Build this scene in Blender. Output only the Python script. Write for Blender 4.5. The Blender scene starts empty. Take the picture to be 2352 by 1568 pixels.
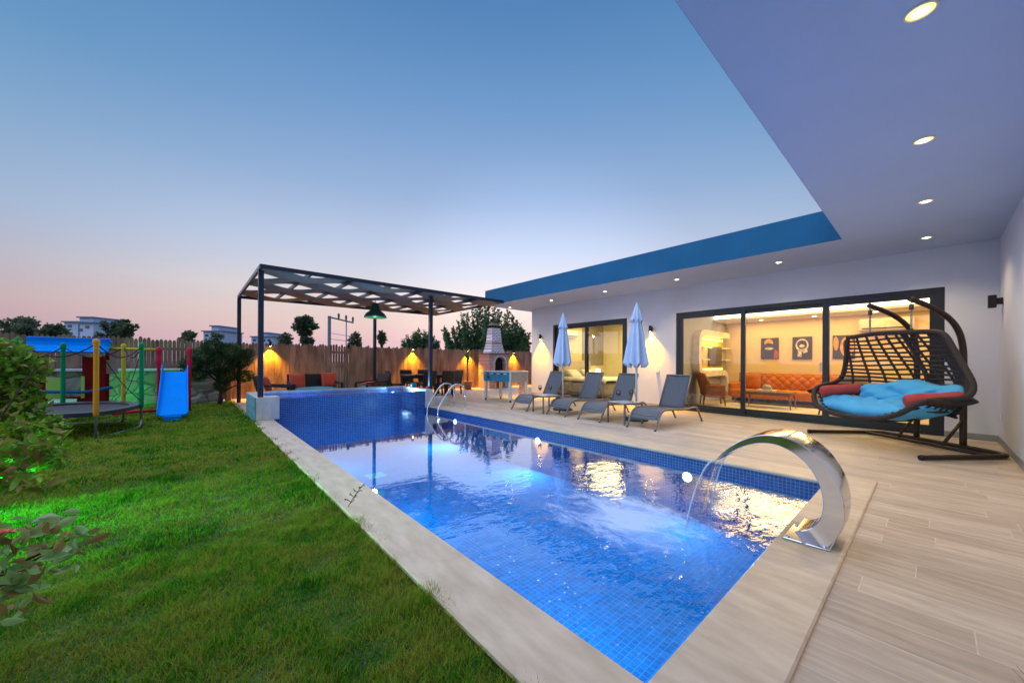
import bpy, math, random
import numpy as np
from mathutils import Vector, Matrix
random.seed(7); rng = np.random.default_rng(7)
R_ = math.radians
scene = bpy.context.scene
COL = scene.collection

# ------------------------------------------------------------------ camera
CZ = 1.15; YAW = .7201; ROLL = .0051
Fv = Vector((math.sin(YAW), math.cos(YAW), 0)); R0 = Vector((math.cos(YAW), -math.sin(YAW), 0)); U0 = Vector((0, 0, 1))
Rv = R0*math.cos(ROLL) + U0*math.sin(ROLL); Uv = U0*math.cos(ROLL) - R0*math.sin(ROLL)
cam_d = bpy.data.cameras.new('camera'); cam = bpy.data.objects.new('camera', cam_d); COL.objects.link(cam)
m = Matrix.Identity(4)
for i in range(3):
    m[i][0] = Rv[i]; m[i][1] = Uv[i]; m[i][2] = -Fv[i]
m[0][3] = 0; m[1][3] = 0; m[2][3] = CZ
cam.matrix_world = m
cam_d.sensor_width = 36; cam_d.lens = 841.8/2352*36; cam_d.shift_y = 48.5/2352
cam_d.clip_start = .05; cam_d.clip_end = 3000
scene.camera = cam

# ------------------------------------------------------------------ sky
W = bpy.data.worlds.new('World'); scene.world = W; W.use_nodes = True
nt = W.node_tree; nt.nodes.clear(); N = nt.nodes.new; L = nt.links.new
out = N('ShaderNodeOutputWorld'); bg = N('ShaderNodeBackground'); tc = N('ShaderNodeTexCoord')
sep = N('ShaderNodeSeparateXYZ'); L(tc.outputs['Generated'], sep.inputs[0])
def srgb(r, g, b):
    f = lambda c: (c/255/12.92) if c/255 <= .04045 else ((c/255+.055)/1.055)**2.4
    return (f(r), f(g), f(b), 1)
def ramp(stops):
    r = N('ShaderNodeValToRGB'); e = r.color_ramp.elements
    while len(e) > 1: e.remove(e[-1])
    e[0].position = stops[0][0]; e[0].color = stops[0][1]
    for p, c in stops[1:]:
        q = e.new(p); q.color = c
    L(sep.outputs['Z'], r.inputs[0]); return r
zen = (.95, 1.2, 1.9, 1)
warm = ramp([(0, srgb(224,188,210)), (.05, srgb(230,192,200)), (.10, srgb(234,208,202)), (.165, srgb(230,220,220)), (.21, srgb(216,216,228)), (.285, srgb(194,206,232)),
             (.40, srgb(158,182,220)), (.576, srgb(118,158,208)), (.70, srgb(88,136,192)), (.80, srgb(120,165,220)), (.92, zen)])
cool = ramp([(0, srgb(170,142,168)), (.05, srgb(178,152,166)), (.10, srgb(188,166,174)), (.17, srgb(174,174,192)), (.25, srgb(154,176,206)), (.385, srgb(126,164,202)),
             (.50, srgb(98,148,194)), (.70, srgb(80,128,180)), (.80, srgb(110,150,205)), (.92, zen)])
# azimuth: brightest over the spot where the sun went down
sd = Vector((.62, .78, 0)).normalized()
vd = N('ShaderNodeVectorMath'); vd.operation = 'DOT_PRODUCT'; vd.inputs[1].default_value = sd
L(tc.outputs['Generated'], vd.inputs[0])
mr = N('ShaderNodeMapRange'); mr.inputs[1].default_value = .45; mr.inputs[2].default_value = .99; mr.interpolation_type = 'SMOOTHSTEP'
L(vd.outputs['Value'], mr.inputs[0])
mix = N('ShaderNodeMix'); mix.data_type = 'RGBA'; L(mr.outputs[0], mix.inputs['Factor'])
L(cool.outputs[0], mix.inputs['A']); L(warm.outputs[0], mix.inputs['B'])
# thin high cloud streaks just over the horizon
mpg = N('ShaderNodeMapping'); mpg.inputs['Scale'].default_value = (2.2, 2.2, 26)
L(tc.outputs['Generated'], mpg.inputs[0]); nz = N('ShaderNodeTexNoise'); nz.inputs['Scale'].default_value = 1.6; nz.inputs['Detail'].default_value = 5
L(mpg.outputs[0], nz.inputs['Vector'])
cr = N('ShaderNodeMapRange'); cr.inputs[1].default_value = .5; cr.inputs[2].default_value = .8; cr.inputs[3].default_value = 0; cr.inputs[4].default_value = .22
lo_ = N('ShaderNodeMapRange'); lo_.inputs[1].default_value = .06; lo_.inputs[2].default_value = .16; lo_.inputs[3].default_value = 1; lo_.inputs[4].default_value = 0; L(sep.outputs['Z'], lo_.inputs[0])
L(nz.outputs[0], cr.inputs[0])
clm = N('ShaderNodeMath'); clm.operation = 'MULTIPLY'; L(cr.outputs[0], clm.inputs[0]); L(lo_.outputs[0], clm.inputs[1])
mix2 = N('ShaderNodeMix'); mix2.data_type = 'RGBA'; L(clm.outputs[0], mix2.inputs['Factor']); L(mix.outputs['Result'], mix2.inputs['A'])
mix2.inputs['B'].default_value = srgb(196,172,190)
# a touch of physical twilight sky in the mix
nis = N('ShaderNodeTexSky'); nis.sky_type = 'NISHITA'; nis.sun_disc = False; nis.sun_elevation = R_(2); nis.sun_rotation = R_(38)
ns = N('ShaderNodeVectorMath'); ns.operation = 'SCALE'; ns.inputs['Scale'].default_value = .004; L(nis.outputs[0], ns.inputs[0])
add = N('ShaderNodeVectorMath'); add.operation = 'ADD'; L(mix2.outputs['Result'], add.inputs[0]); L(ns.outputs[0], add.inputs[1])
glm = N('ShaderNodeMapRange'); glm.inputs[1].default_value = .90; glm.inputs[2].default_value = 1.0; glm.inputs[3].default_value = 1; glm.inputs[4].default_value = 1.22; glm.interpolation_type = 'SMOOTHSTEP'
vd2 = N('ShaderNodeVectorMath'); vd2.operation = 'DOT_PRODUCT'; vd2.inputs[1].default_value = Vector((.70, .70, .12)).normalized()
L(tc.outputs['Generated'], vd2.inputs[0]); L(vd2.outputs['Value'], glm.inputs[0])
gls = N('ShaderNodeVectorMath'); gls.operation = 'SCALE'; L(add.outputs[0], gls.inputs[0]); L(glm.outputs[0], gls.inputs['Scale'])
L(gls.outputs[0], bg.inputs['Color']); bg.inputs['Strength'].default_value = 1.0
L(bg.outputs[0], out.inputs[0])

# wide soft light of the open western sky
sl = bpy.data.lights.new('sun', 'SUN'); sl.energy = 2.25; sl.angle = R_(110); sl.color = (.80, .84, 1.0)
so = bpy.data.objects.new('sun', sl); COL.objects.link(so)
so.rotation_euler = Vector((-.62, .32, .72)).to_track_quat('Z', 'Y').to_euler()

scene.view_settings.view_transform = 'Standard'; scene.view_settings.look = 'None'
scene.view_settings.exposure = 0; scene.view_settings.gamma = 1
scene.render.engine = 'CYCLES'
cy = scene.cycles
cy.max_bounces = 8; cy.transparent_max_bounces = 16; cy.diffuse_bounces = 3; cy.glossy_bounces = 4
cy.sample_clamp_indirect = 4; cy.caustics_reflective = False; cy.caustics_refractive = False

# ------------------------------------------------------------------ helpers
MATS = {}
def newmat(name):
    mt = bpy.data.materials.new(name); mt.use_nodes = True; mt.node_tree.nodes.clear(); MATS[name] = mt
    return mt, mt.node_tree.nodes.new, mt.node_tree.links.new
def M(name, col=None, rough=.6, metal=0, var=.12, vscale=6, bump=0, bscale=40, spec=.5, emit=None, estr=0, coat=0, stretch=None, col2=None, trans=0, alpha=None):
    """procedural material: base colour broken up by noise, optional fine bump"""
    if name in MATS: return MATS[name]
    mt, N, L = newmat(name)
    o = N('ShaderNodeOutputMaterial'); p = N('ShaderNodeBsdfPrincipled')
    t = N('ShaderNodeTexCoord'); mp = N('ShaderNodeMapping'); L(t.outputs['Object'], mp.inputs[0])
    if stretch: mp.inputs['Scale'].default_value = stretch
    n = N('ShaderNodeTexNoise'); n.inputs['Scale'].default_value = vscale; n.inputs['Detail'].default_value = 4; L(mp.outputs[0], n.inputs['Vector'])
    c = N('ShaderNodeValToRGB'); e = c.color_ramp.elements
    a = [max(0, x*(1-var)) for x in col]; b = [min(1, x*(1+var)) for x in (col2 or col)]
    e[0].position = .3; e[0].color = (*a, 1); e[1].position = .7; e[1].color = (*b, 1)
    L(n.outputs[0], c.inputs[0]); L(c.outputs[0], p.inputs['Base Color'])
    p.inputs['Roughness'].default_value = rough; p.inputs['Metallic'].default_value = metal
    p.inputs['Specular IOR Level'].default_value = spec; p.inputs['Coat Weight'].default_value = coat
    if trans: p.inputs['Transmission Weight'].default_value = trans
    if emit:
        p.inputs['Emission Color'].default_value = (*emit, 1); p.inputs['Emission Strength'].default_value = estr
    if bump:
        n2 = N('ShaderNodeTexNoise'); n2.inputs['Scale'].default_value = bscale; n2.inputs['Detail'].default_value = 5; L(mp.outputs[0], n2.inputs['Vector'])
        bp = N('ShaderNodeBump'); bp.inputs['Strength'].default_value = bump; bp.inputs['Distance'].default_value = .01
        L(n2.outputs[0], bp.inputs['Height']); L(bp.outputs[0], p.inputs['Normal'])
    if alpha is not None:
        tr = N('ShaderNodeBsdfTransparent'); mx = N('ShaderNodeMixShader'); mx.inputs[0].default_value = alpha
        L(tr.outputs[0], mx.inputs[1]); L(p.outputs[0], mx.inputs[2]); L(mx.outputs[0], o.inputs[0])
    else: L(p.outputs[0], o.inputs[0])
    return mt
def brick(name, axes, w, h, c1, c2, cm, mortar=.003, offset=0, rough=.4, noise=.1, nscale=8, bump=.3, streak=None, spec=.5, smooth=.1, bias=0, scatter=False):
    """tiles, bricks or planks laid out in world metres; axes = which world axes run along and across"""
    if name in MATS: return MATS[name]
    mt, N, L = newmat(name)
    o = N('ShaderNodeOutputMaterial'); p = N('ShaderNodeBsdfPrincipled'); g = N('ShaderNodeNewGeometry')
    s = N('ShaderNodeSeparateXYZ'); L(g.outputs['Position'], s.inputs[0]); cb = N('ShaderNodeCombineXYZ')
    L(s.outputs[axes[0].upper()], cb.inputs[0]); L(s.outputs[axes[1].upper()], cb.inputs[1])
    b = N('ShaderNodeTexBrick'); L(cb.outputs[0], b.inputs['Vector'])
    if scatter:    # every row of planks starts at its own place
        dv = N('ShaderNodeMath'); dv.operation = 'DIVIDE'; dv.inputs[1].default_value = h; L(s.outputs[axes[1].upper()], dv.inputs[0])
        fl = N('ShaderNodeMath'); fl.operation = 'FLOOR'; L(dv.outputs[0], fl.inputs[0]); wn = N('ShaderNodeTexWhiteNoise'); wn.noise_dimensions = '1D'; L(fl.outputs[0], wn.inputs['W'])
        ma = N('ShaderNodeMath'); ma.operation = 'MULTIPLY_ADD'; ma.inputs[1].default_value = w; L(wn.outputs['Value'], ma.inputs[0]); L(s.outputs[axes[0].upper()], ma.inputs[2]); L(ma.outputs[0], cb.inputs[0])
    b.inputs['Color1'].default_value = (*c1, 1); b.inputs['Color2'].default_value = (*c2, 1); b.inputs['Mortar'].default_value = (*cm, 1)
    b.inputs['Scale'].default_value = 1; b.inputs['Mortar Size'].default_value = mortar; b.inputs['Mortar Smooth'].default_value = smooth
    b.inputs['Brick Width'].default_value = w; b.inputs['Row Height'].default_value = h; b.offset = offset; b.inputs['Bias'].default_value = bias
    mp = N('ShaderNodeMapping'); L(cb.outputs[0], mp.inputs[0])
    if streak: mp.inputs['Scale'].default_value = (*streak, 1)
    n = N('ShaderNodeTexNoise'); n.inputs['Scale'].default_value = nscale; n.inputs['Detail'].default_value = 6; n.inputs['Roughness'].default_value = .6
    if streak:   # break the grain from plank to plank
        ad = N('ShaderNodeVectorMath'); ad.operation = 'MULTIPLY_ADD'; ad.inputs[1].default_value = (37, 41, 0)
        L(b.outputs['Color'], ad.inputs[0]); L(mp.outputs[0], ad.inputs[2]); L(ad.outputs[0], n.inputs['Vector'])
    else: L(mp.outputs[0], n.inputs['Vector'])
    r = N('ShaderNodeMapRange'); r.inputs[1].default_value = .3; r.inputs[2].default_value = .7; r.inputs[3].default_value = 1-noise; r.inputs[4].default_value = 1+noise
    L(n.outputs[0], r.inputs[0])
    v = N('ShaderNodeVectorMath'); v.operation = 'SCALE'; L(b.outputs['Color'], v.inputs[0]); L(r.outputs[0], v.inputs['Scale'])
    L(v.outputs[0], p.inputs['Base Color']); p.inputs['Roughness'].default_value = rough; p.inputs['Specular IOR Level'].default_value = spec
    if bump:
        bp = N('ShaderNodeBump'); bp.inputs['Strength'].default_value = bump; bp.inputs['Distance'].default_value = .004; bp.invert = True
        L(b.outputs['Fac'], bp.inputs['Height']); L(bp.outputs[0], p.inputs['Normal'])
    L(p.outputs[0], o.inputs[0]); return mt
def emis(name, col, s):
    if name in MATS: return MATS[name]
    mt, N, L = newmat(name); o = N('ShaderNodeOutputMaterial'); e = N('ShaderNodeEmission')
    e.inputs[0].default_value = (*col, 1); e.inputs[1].default_value = s; L(e.outputs[0], o.inputs[0]); return mt
def glassmat(name, tint=(1, 1, 1), ior=1.45, rough=0.0, boost=1.0):
    if name in MATS: return MATS[name]
    mt, N, L = newmat(name); o = N('ShaderNodeOutputMaterial')
    t = N('ShaderNodeBsdfTransparent'); t.inputs[0].default_value = (*tint, 1)
    g = N('ShaderNodeBsdfGlossy'); g.inputs['Roughness'].default_value = rough
    f = N('ShaderNodeFresnel'); f.inputs[0].default_value = ior
    mu = N('ShaderNodeMath'); mu.operation = 'MULTIPLY'; mu.inputs[1].default_value = boost; mu.use_clamp = True; L(f.outputs[0], mu.inputs[0])
    mx = N('ShaderNodeMixShader'); L(mu.outputs[0], mx.inputs[0]); L(t.outputs[0], mx.inputs[1]); L(g.outputs[0], mx.inputs[2]); L(mx.outputs[0], o.inputs[0])
    return mt

class MB:
    """mesh builder: add shapes, then build() links ONE mesh object"""
    def __init__(s): s.v = []; s.f = []; s.sm = []
    def add(s, vs, fs, smooth=False):
        o = len(s.v); s.v += [tuple(p) for p in vs]; s.f += [tuple(i+o for i in f) for f in fs]; s.sm += [smooth]*len(fs); return s
    def box(s, x0, x1, y0, y1, z0, z1, bv=0):
        if bv <= 0:
            vs = [(x, y, z) for z in (z0, z1) for x, y in ((x0, y0), (x1, y0), (x1, y1), (x0, y1))]
            return s.add(vs, [(3, 2, 1, 0), (4, 5, 6, 7), (0, 1, 5, 4), (1, 2, 6, 5), (2, 3, 7, 6), (3, 0, 4, 7)])
        b = bv; rings = []
        def ring(i, z): return [(x0+i+b, y0+i, z), (x1-i-b, y0+i, z), (x1-i, y0+i+b, z), (x1-i, y1-i-b, z), (x1-i-b, y1-i, z), (x0+i+b, y1-i, z), (x0+i, y1-i-b, z), (x0+i, y0+i+b, z)]
        rings = [ring(b, z0), ring(0, z0+b), ring(0, z1-b), ring(b, z1)]
        vs = sum(rings, []); fs = [tuple(range(7, -1, -1)), tuple(range(24, 32))]
        for k in range(3):
            for j in range(8): fs.append((k*8+j, k*8+(j+1) % 8, k*8+8+(j+1) % 8, k*8+8+j))
        return s.add(vs, fs)
    def xbox(s, c, sz, rot, bv=0):
        """box of size sz centred at c turned by matrix rot"""
        t = MB(); t.box(-sz[0]/2, sz[0]/2, -sz[1]/2, sz[1]/2, -sz[2]/2, sz[2]/2, bv)
        return s.add([Vector(c)+rot @ Vector(p) for p in t.v], t.f)
    def bar(s, a, b, w, h=None, up=(0, 0, 1)):
        """rectangular bar from a to b"""
        a = Vector(a); b = Vector(b); h = h or w; d = (b-a); ln = d.length; d = d/ln; up = Vector(up)
        if abs(d.dot(up)) > .98: up = Vector((0, 1, 0))
        x = d.cross(up).normalized(); z = x.cross(d)
        r = Matrix((x, d, z)).transposed()
        return s.xbox((a+b)/2, (w, ln, h), r)
    def tube(s, pts, r, n=8, closed=False, caps=True, flat=None):
        pts = [Vector(p) for p in pts]; m = len(pts); rs = r if isinstance(r, (list, tuple)) else [r]*m
        vs = []; prev = None
        for i, p in enumerate(pts):
            if closed: d = pts[(i+1) % m]-pts[i-1]
            else: d = pts[min(i+1, m-1)]-pts[max(i-1, 0)]
            d.normalize()
            if prev is None:
                up = Vector((0, 0, 1)) if abs(d.z) < .9 else Vector((1, 0, 0)); x = d.cross(up).normalized()
            else:
                x = prev-d*prev.dot(d)
                x = x.normalized() if x.length > 1e-6 else d.orthogonal().normalized()
            prev = x; y = d.cross(x)
            for k in range(n):
                a = 2*math.pi*k/n; vs.append(p+(x*math.cos(a)+y*math.sin(a)*(flat or 1))*rs[i])
        fs = []
        for i in range(m if closed else m-1):
            for k in range(n):
                j = (i+1) % m; fs.append((i*n+k, i*n+(k+1) % n, j*n+(k+1) % n, j*n+k))
        if caps and not closed: fs += [tuple(range(n-1, -1, -1)), tuple(range((m-1)*n, m*n))]
        return s.add(vs, fs, True)
    def lathe(s, prof, c=(0, 0, 0), n=20, wob=None, axis=None):
        vs = []; fs = []; m = len(prof)
        for i, (r, z) in enumerate(prof):
            for k in range(n):
                a = 2*math.pi*k/n; rr = r*(wob(a, z) if wob else 1)
                p = Vector((rr*math.cos(a), rr*math.sin(a), z))
                if axis: p = axis @ p
                vs.append(p+Vector(c))
        for i in range(m-1):
            for k in range(n): fs.append((i*n+k, i*n+(k+1) % n, (i+1)*n+(k+1) % n, (i+1)*n+k))
        fs += [tuple(range(n-1, -1, -1)), tuple(range((m-1)*n, m*n))]
        return s.add(vs, fs, True)
    def cyl(s, c, r, h, n=16): return s.lathe([(r, 0), (r, h)], c, n)
    def prism(s, pts, z0, z1):
        """vertical prism over a ccw outline"""
        n = len(pts); vs = [(x, y, z0) for x, y in pts]+[(x, y, z1) for x, y in pts]
        fs = [tuple(range(n-1, -1, -1)), tuple(range(n, 2*n))]+[(i, (i+1) % n, n+(i+1) % n, n+i) for i in range(n)]
        return s.add(vs, fs)
    def extr(s, pts, fn, t0, t1):
        """outline pts (a,b) extruded between t0 and t1 through fn(a,b,t)"""
        n = len(pts); vs = [fn(a, b, t0) for a, b in pts]+[fn(a, b, t1) for a, b in pts]
        fs = [tuple(range(n-1, -1, -1)), tuple(range(n, 2*n))]+[(i, (i+1) % n, n+(i+1) % n, n+i) for i in range(n)]
        return s.add(vs, fs)
    def grid(s, fn, nu, nv, smooth=True, closeu=False):
        vs = [fn(i/(nu if closeu else nu-1), j/(nv-1)) for j in range(nv) for i in range(nu)]; fs = []
        for j in range(nv-1):
            for i in range(nu if closeu else nu-1):
                k = (i+1) % nu; fs.append((j*nu+i, j*nu+k, (j+1)*nu+k, (j+1)*nu+i))
        return s.add(vs, fs, smooth)
    def sheet(s, fn, nu, nv, th, smooth=True):
        """grid surface with thickness th along its normals"""
        P = [[Vector(fn(i/(nu-1), j/(nv-1))) for i in range(nu)] for j in range(nv)]
        def nrm(i, j):
            a = P[j][min(i+1, nu-1)]-P[j][max(i-1, 0)]; b = P[min(j+1, nv-1)][i]-P[max(j-1, 0)][i]
            c = a.cross(b); return c.normalized() if c.length > 1e-9 else Vector((0, 0, 1))
        A = [P[j][i]+nrm(i, j)*th/2 for j in range(nv) for i in range(nu)]; B = [P[j][i]-nrm(i, j)*th/2 for j in range(nv) for i in range(nu)]
        n = nu*nv; fs = []
        for j in range(nv-1):
            for i in range(nu-1):
                q = (j*nu+i, j*nu+i+1, (j+1)*nu+i+1, (j+1)*nu+i); fs += [q, tuple(n+x for x in q[::-1])]
        for i in range(nu-1): fs += [(i+1, i, n+i, n+i+1), ((nv-1)*nu+i, (nv-1)*nu+i+1, n+(nv-1)*nu+i+1, n+(nv-1)*nu+i)]
        for j in range(nv-1): fs += [(j*nu, (j+1)*nu, n+(j+1)*nu, n+j*nu), ((j+1)*nu+nu-1, j*nu+nu-1, n+j*nu+nu-1, n+(j+1)*nu+nu-1)]
        return s.add(A+B, fs, smooth)
    def build(s, name, mat, parent=None):
        me = bpy.data.meshes.new(name); me.from_pydata([tuple(v) for v in s.v], [], s.f)
        me.polygons.foreach_set('use_smooth', s.sm); me.materials.append(mat); me.update()
        o = bpy.data.objects.new(name, me); COL.objects.link(o)
        if parent: o.parent = parent
        return o
def npmesh(name, V, T, mat, parent=None, smooth=False):
    me = bpy.data.meshes.new(name); k = T.shape[1]
    me.vertices.add(len(V)); me.vertices.foreach_set('co', V.astype(np.float32).ravel())
    me.loops.add(T.size); me.loops.foreach_set('vertex_index', T.astype(np.int32).ravel())
    me.polygons.add(len(T)); me.polygons.foreach_set('loop_start', np.arange(0, T.size, k, dtype=np.int32))
    me.polygons.foreach_set('use_smooth', np.full(len(T), smooth)); me.materials.append(mat); me.update(calc_edges=True)
    o = bpy.data.objects.new(name, me); COL.objects.link(o)
    if parent: o.parent = parent
    return o
def tag(o, label=None, cat=None, group=None, kind=None):
    if label: o['label'] = label
    if cat: o['category'] = cat
    if group: o['group'] = group
    if kind: o['kind'] = kind
    return o
def empty(name, loc=(0, 0, 0), rz=0, label=None, cat=None, group=None):
    o = bpy.data.objects.new(name, None); COL.objects.link(o); o.location = loc; o.rotation_euler = (0, 0, rz); o.empty_display_size = .1
    return tag(o, label, cat, group)
def dup(o, loc, rz=None, label=None, parent=None):
    c = o.copy(); COL.objects.link(c); c.parent = parent
    if loc is not None: c.location = loc
    if rz is not None: c.rotation_euler = (0, 0, rz)
    if label: c['label'] = label
    for ch in list(o.children): dup(ch, None, parent=c)
    return c
def struct(o, label=None, cat=None): return tag(o, label, cat, None, 'structure')
def pw(x, y):   # bushes and trees are placed from eye level: (pixel column, pixel row, metres ahead)
    return None
def lamp_spot(name, loc, energy, color, size, blend, rad=.03, parent=None, direction=(0, 0, -1)):
    l = bpy.data.lights.new(name, 'SPOT'); l.energy = energy; l.color = color; l.spot_size = R_(size); l.spot_blend = blend; l.shadow_soft_size = rad
    o = bpy.data.objects.new(name, l); COL.objects.link(o); o.location = loc
    o.rotation_euler = Vector(direction).to_track_quat('-Z', 'Y').to_euler()
    if parent: o.parent = parent
    return o
def lamp_point(name, loc, energy, color, rad=.05):
    l = bpy.data.lights.new(name, 'POINT'); l.energy = energy; l.color = color; l.shadow_soft_size = rad
    o = bpy.data.objects.new(name, l); COL.objects.link(o); o.location = loc; return o
def lamp_area(name, loc, energy, color, sx, sy, direction=(0, 0, -1)):
    l = bpy.data.lights.new(name, 'AREA'); l.energy = energy; l.color = color; l.shape = 'RECTANGLE'; l.size = sx; l.size_y = sy
    o = bpy.data.objects.new(name, l); COL.objects.link(o); o.location = loc
    o.rotation_euler = Vector(direction).to_track_quat('-Z', 'Y').to_euler(); return o
def leaves(name, C, size, mat, parent=None, up=.2, jitter=.35, fold=.25, aspect=.5, round_=False):
    """many leaf blades (two triangles folded on the midrib), one per row of C"""
    n = len(C); d = rng.normal(size=(n, 3)); d[:, 2] = d[:, 2]*.7+up; d /= np.linalg.norm(d, axis=1)[:, None]
    q = rng.normal(size=(n, 3)); s = np.cross(d, q); s /= np.linalg.norm(s, axis=1)[:, None]; nn = np.cross(d, s)
    L_ = size*(1+jitter*rng.uniform(-1, 1, n))[:, None]
    a = C; b = C+d*L_; w = s*L_*aspect*.5; mid = C+d*L_*.45; droop = nn*L_*fold*.5
    if not round_:
        V = np.stack([a, mid+w+droop, b, mid-w+droop], 1).reshape(-1, 3)
        i = np.arange(n)*4; T = np.concatenate([np.stack([i, i+1, i+2], 1), np.stack([i, i+2, i+3], 1)])
        return npmesh(name, V, T, mat, parent)
    m1 = C+d*L_*.30; m2 = C+d*L_*.62-nn*L_*.03; b = b-nn*L_*.14; mr = C+d*L_*.5-droop*.3
    V = np.stack([a, m1+w*.82+droop*.8, m2+w*.88+droop*.7, b, m2-w*.88+droop*.7, m1-w*.82+droop*.8, mr], 1).reshape(-1, 3)
    i = np.arange(n)*7; T = np.concatenate([np.stack([i+k, i+(k+1) % 6, i+6], 1) for k in range(6)])
    return npmesh(name, V, T, mat, parent, True)
def leafmat(name, c1, c2, rough=.5, scale=3.0, spec=.3, c3=None):
    if name in MATS: return MATS[name]
    mt, N, L = newmat(name); o = N('ShaderNodeOutputMaterial'); p = N('ShaderNodeBsdfPrincipled'); tr = N('ShaderNodeBsdfTranslucent')
    g = N('ShaderNodeNewGeometry'); n = N('ShaderNodeTexNoise'); n.inputs['Scale'].default_value = scale; n.inputs['Detail'].default_value = 3
    L(g.outputs['Position'], n.inputs['Vector']); c = N('ShaderNodeValToRGB'); e = c.color_ramp.elements
    e[0].position = .32; e[0].color = (*c1, 1); e[1].position = .68; e[1].color = (*c2, 1)
    if c3: q = e.new(.78); q.color = (*c3, 1)
    ad = N('ShaderNodeMath'); ad.operation = 'MULTIPLY_ADD'; ad.inputs[1].default_value = .3; ad.inputs[2].default_value = -.15
    L(g.outputs['Random Per Island'], ad.inputs[0]); a2 = N('ShaderNodeMath'); a2.operation = 'ADD'; L(n.outputs[0], a2.inputs[0]); L(ad.outputs[0], a2.inputs[1])
    L(a2.outputs[0], c.inputs[0]); L(c.outputs[0], p.inputs['Base Color']); L(c.outputs[0], tr.inputs[0]); p.inputs['Roughness'].default_value = rough
    p.inputs['Specular IOR Level'].default_value = spec
    mx = N('ShaderNodeMixShader'); mx.inputs[0].default_value = .3; L(p.outputs[0], mx.inputs[1]); L(tr.outputs[0], mx.inputs[2]); L(mx.outputs[0], o.inputs[0]); return mt
def ray(u, v):   # line of sight of a point of the photograph, for siting far things at a chosen distance
    d = Fv+Rv*((u-1176)/841.8)+Uv*((832.5-v)/841.8); return d
def at(u, v, dep): return Vector((0, 0, CZ))+ray(u, v)*dep
# ------------------------------------------------------------------ materials shared by the setting
stucco = M('dusk_tinted_stucco', (.66, .665, .77), rough=.85, var=.03, vscale=1.5, bump=.25, bscale=90, spec=.2)  # lavender of the dusk light is mixed into the white wall colour
ceil_tint = M('dusk_tinted_ceiling', (.48, .57, .78), rough=.9, var=.02, vscale=2, bump=.08, bscale=60, spec=.15)  # blue cast of sky and pool light is put into the white soffit colour
blue_paint = M('blue_fascia_paint', (.012, .125, .26), rough=.7, var=.1, vscale=1.2, bump=.2, bscale=70, spec=.25)
trav = M('travertine', (.57, .43, .29), col2=(.68, .54, .39), rough=.4, var=.04, vscale=4, bump=.08, bscale=60, stretch=(3.5, 1, 1), spec=.35)
marble = M('block_marble', (.55, .50, .45), col2=(.66, .62, .58), rough=.35, var=.07, vscale=9, stretch=(1, 1, .4))
teal_stone = M('blue_green_block', (.10, .30, .36), col2=(.16, .38, .44), rough=.5, var=.1, vscale=8)
deck_m = brick('wood_look_tiles', ('y', 'x'), 1.2, .2, (.46, .355, .26), (.59, .475, .36), (.63, .54, .44), mortar=.0026, offset=.0, rough=.42, noise=.20, nscale=2.3, streak=(1.5, 9), scatter=True, bump=.4, spec=.35)
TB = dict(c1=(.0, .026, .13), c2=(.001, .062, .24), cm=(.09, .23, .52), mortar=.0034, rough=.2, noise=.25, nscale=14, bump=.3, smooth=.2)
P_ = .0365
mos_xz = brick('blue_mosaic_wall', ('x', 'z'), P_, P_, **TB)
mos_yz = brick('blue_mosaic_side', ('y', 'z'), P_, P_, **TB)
mos_xy = brick('blue_mosaic_floor', ('x', 'y'), P_*1.3, P_*1.3, (.0, .14, .42), (.0, .20, .54), (.0, .30, .66), mortar=.004, rough=.75, spec=.05, noise=.2, nscale=10, bump=0, smooth=.2)

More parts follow.
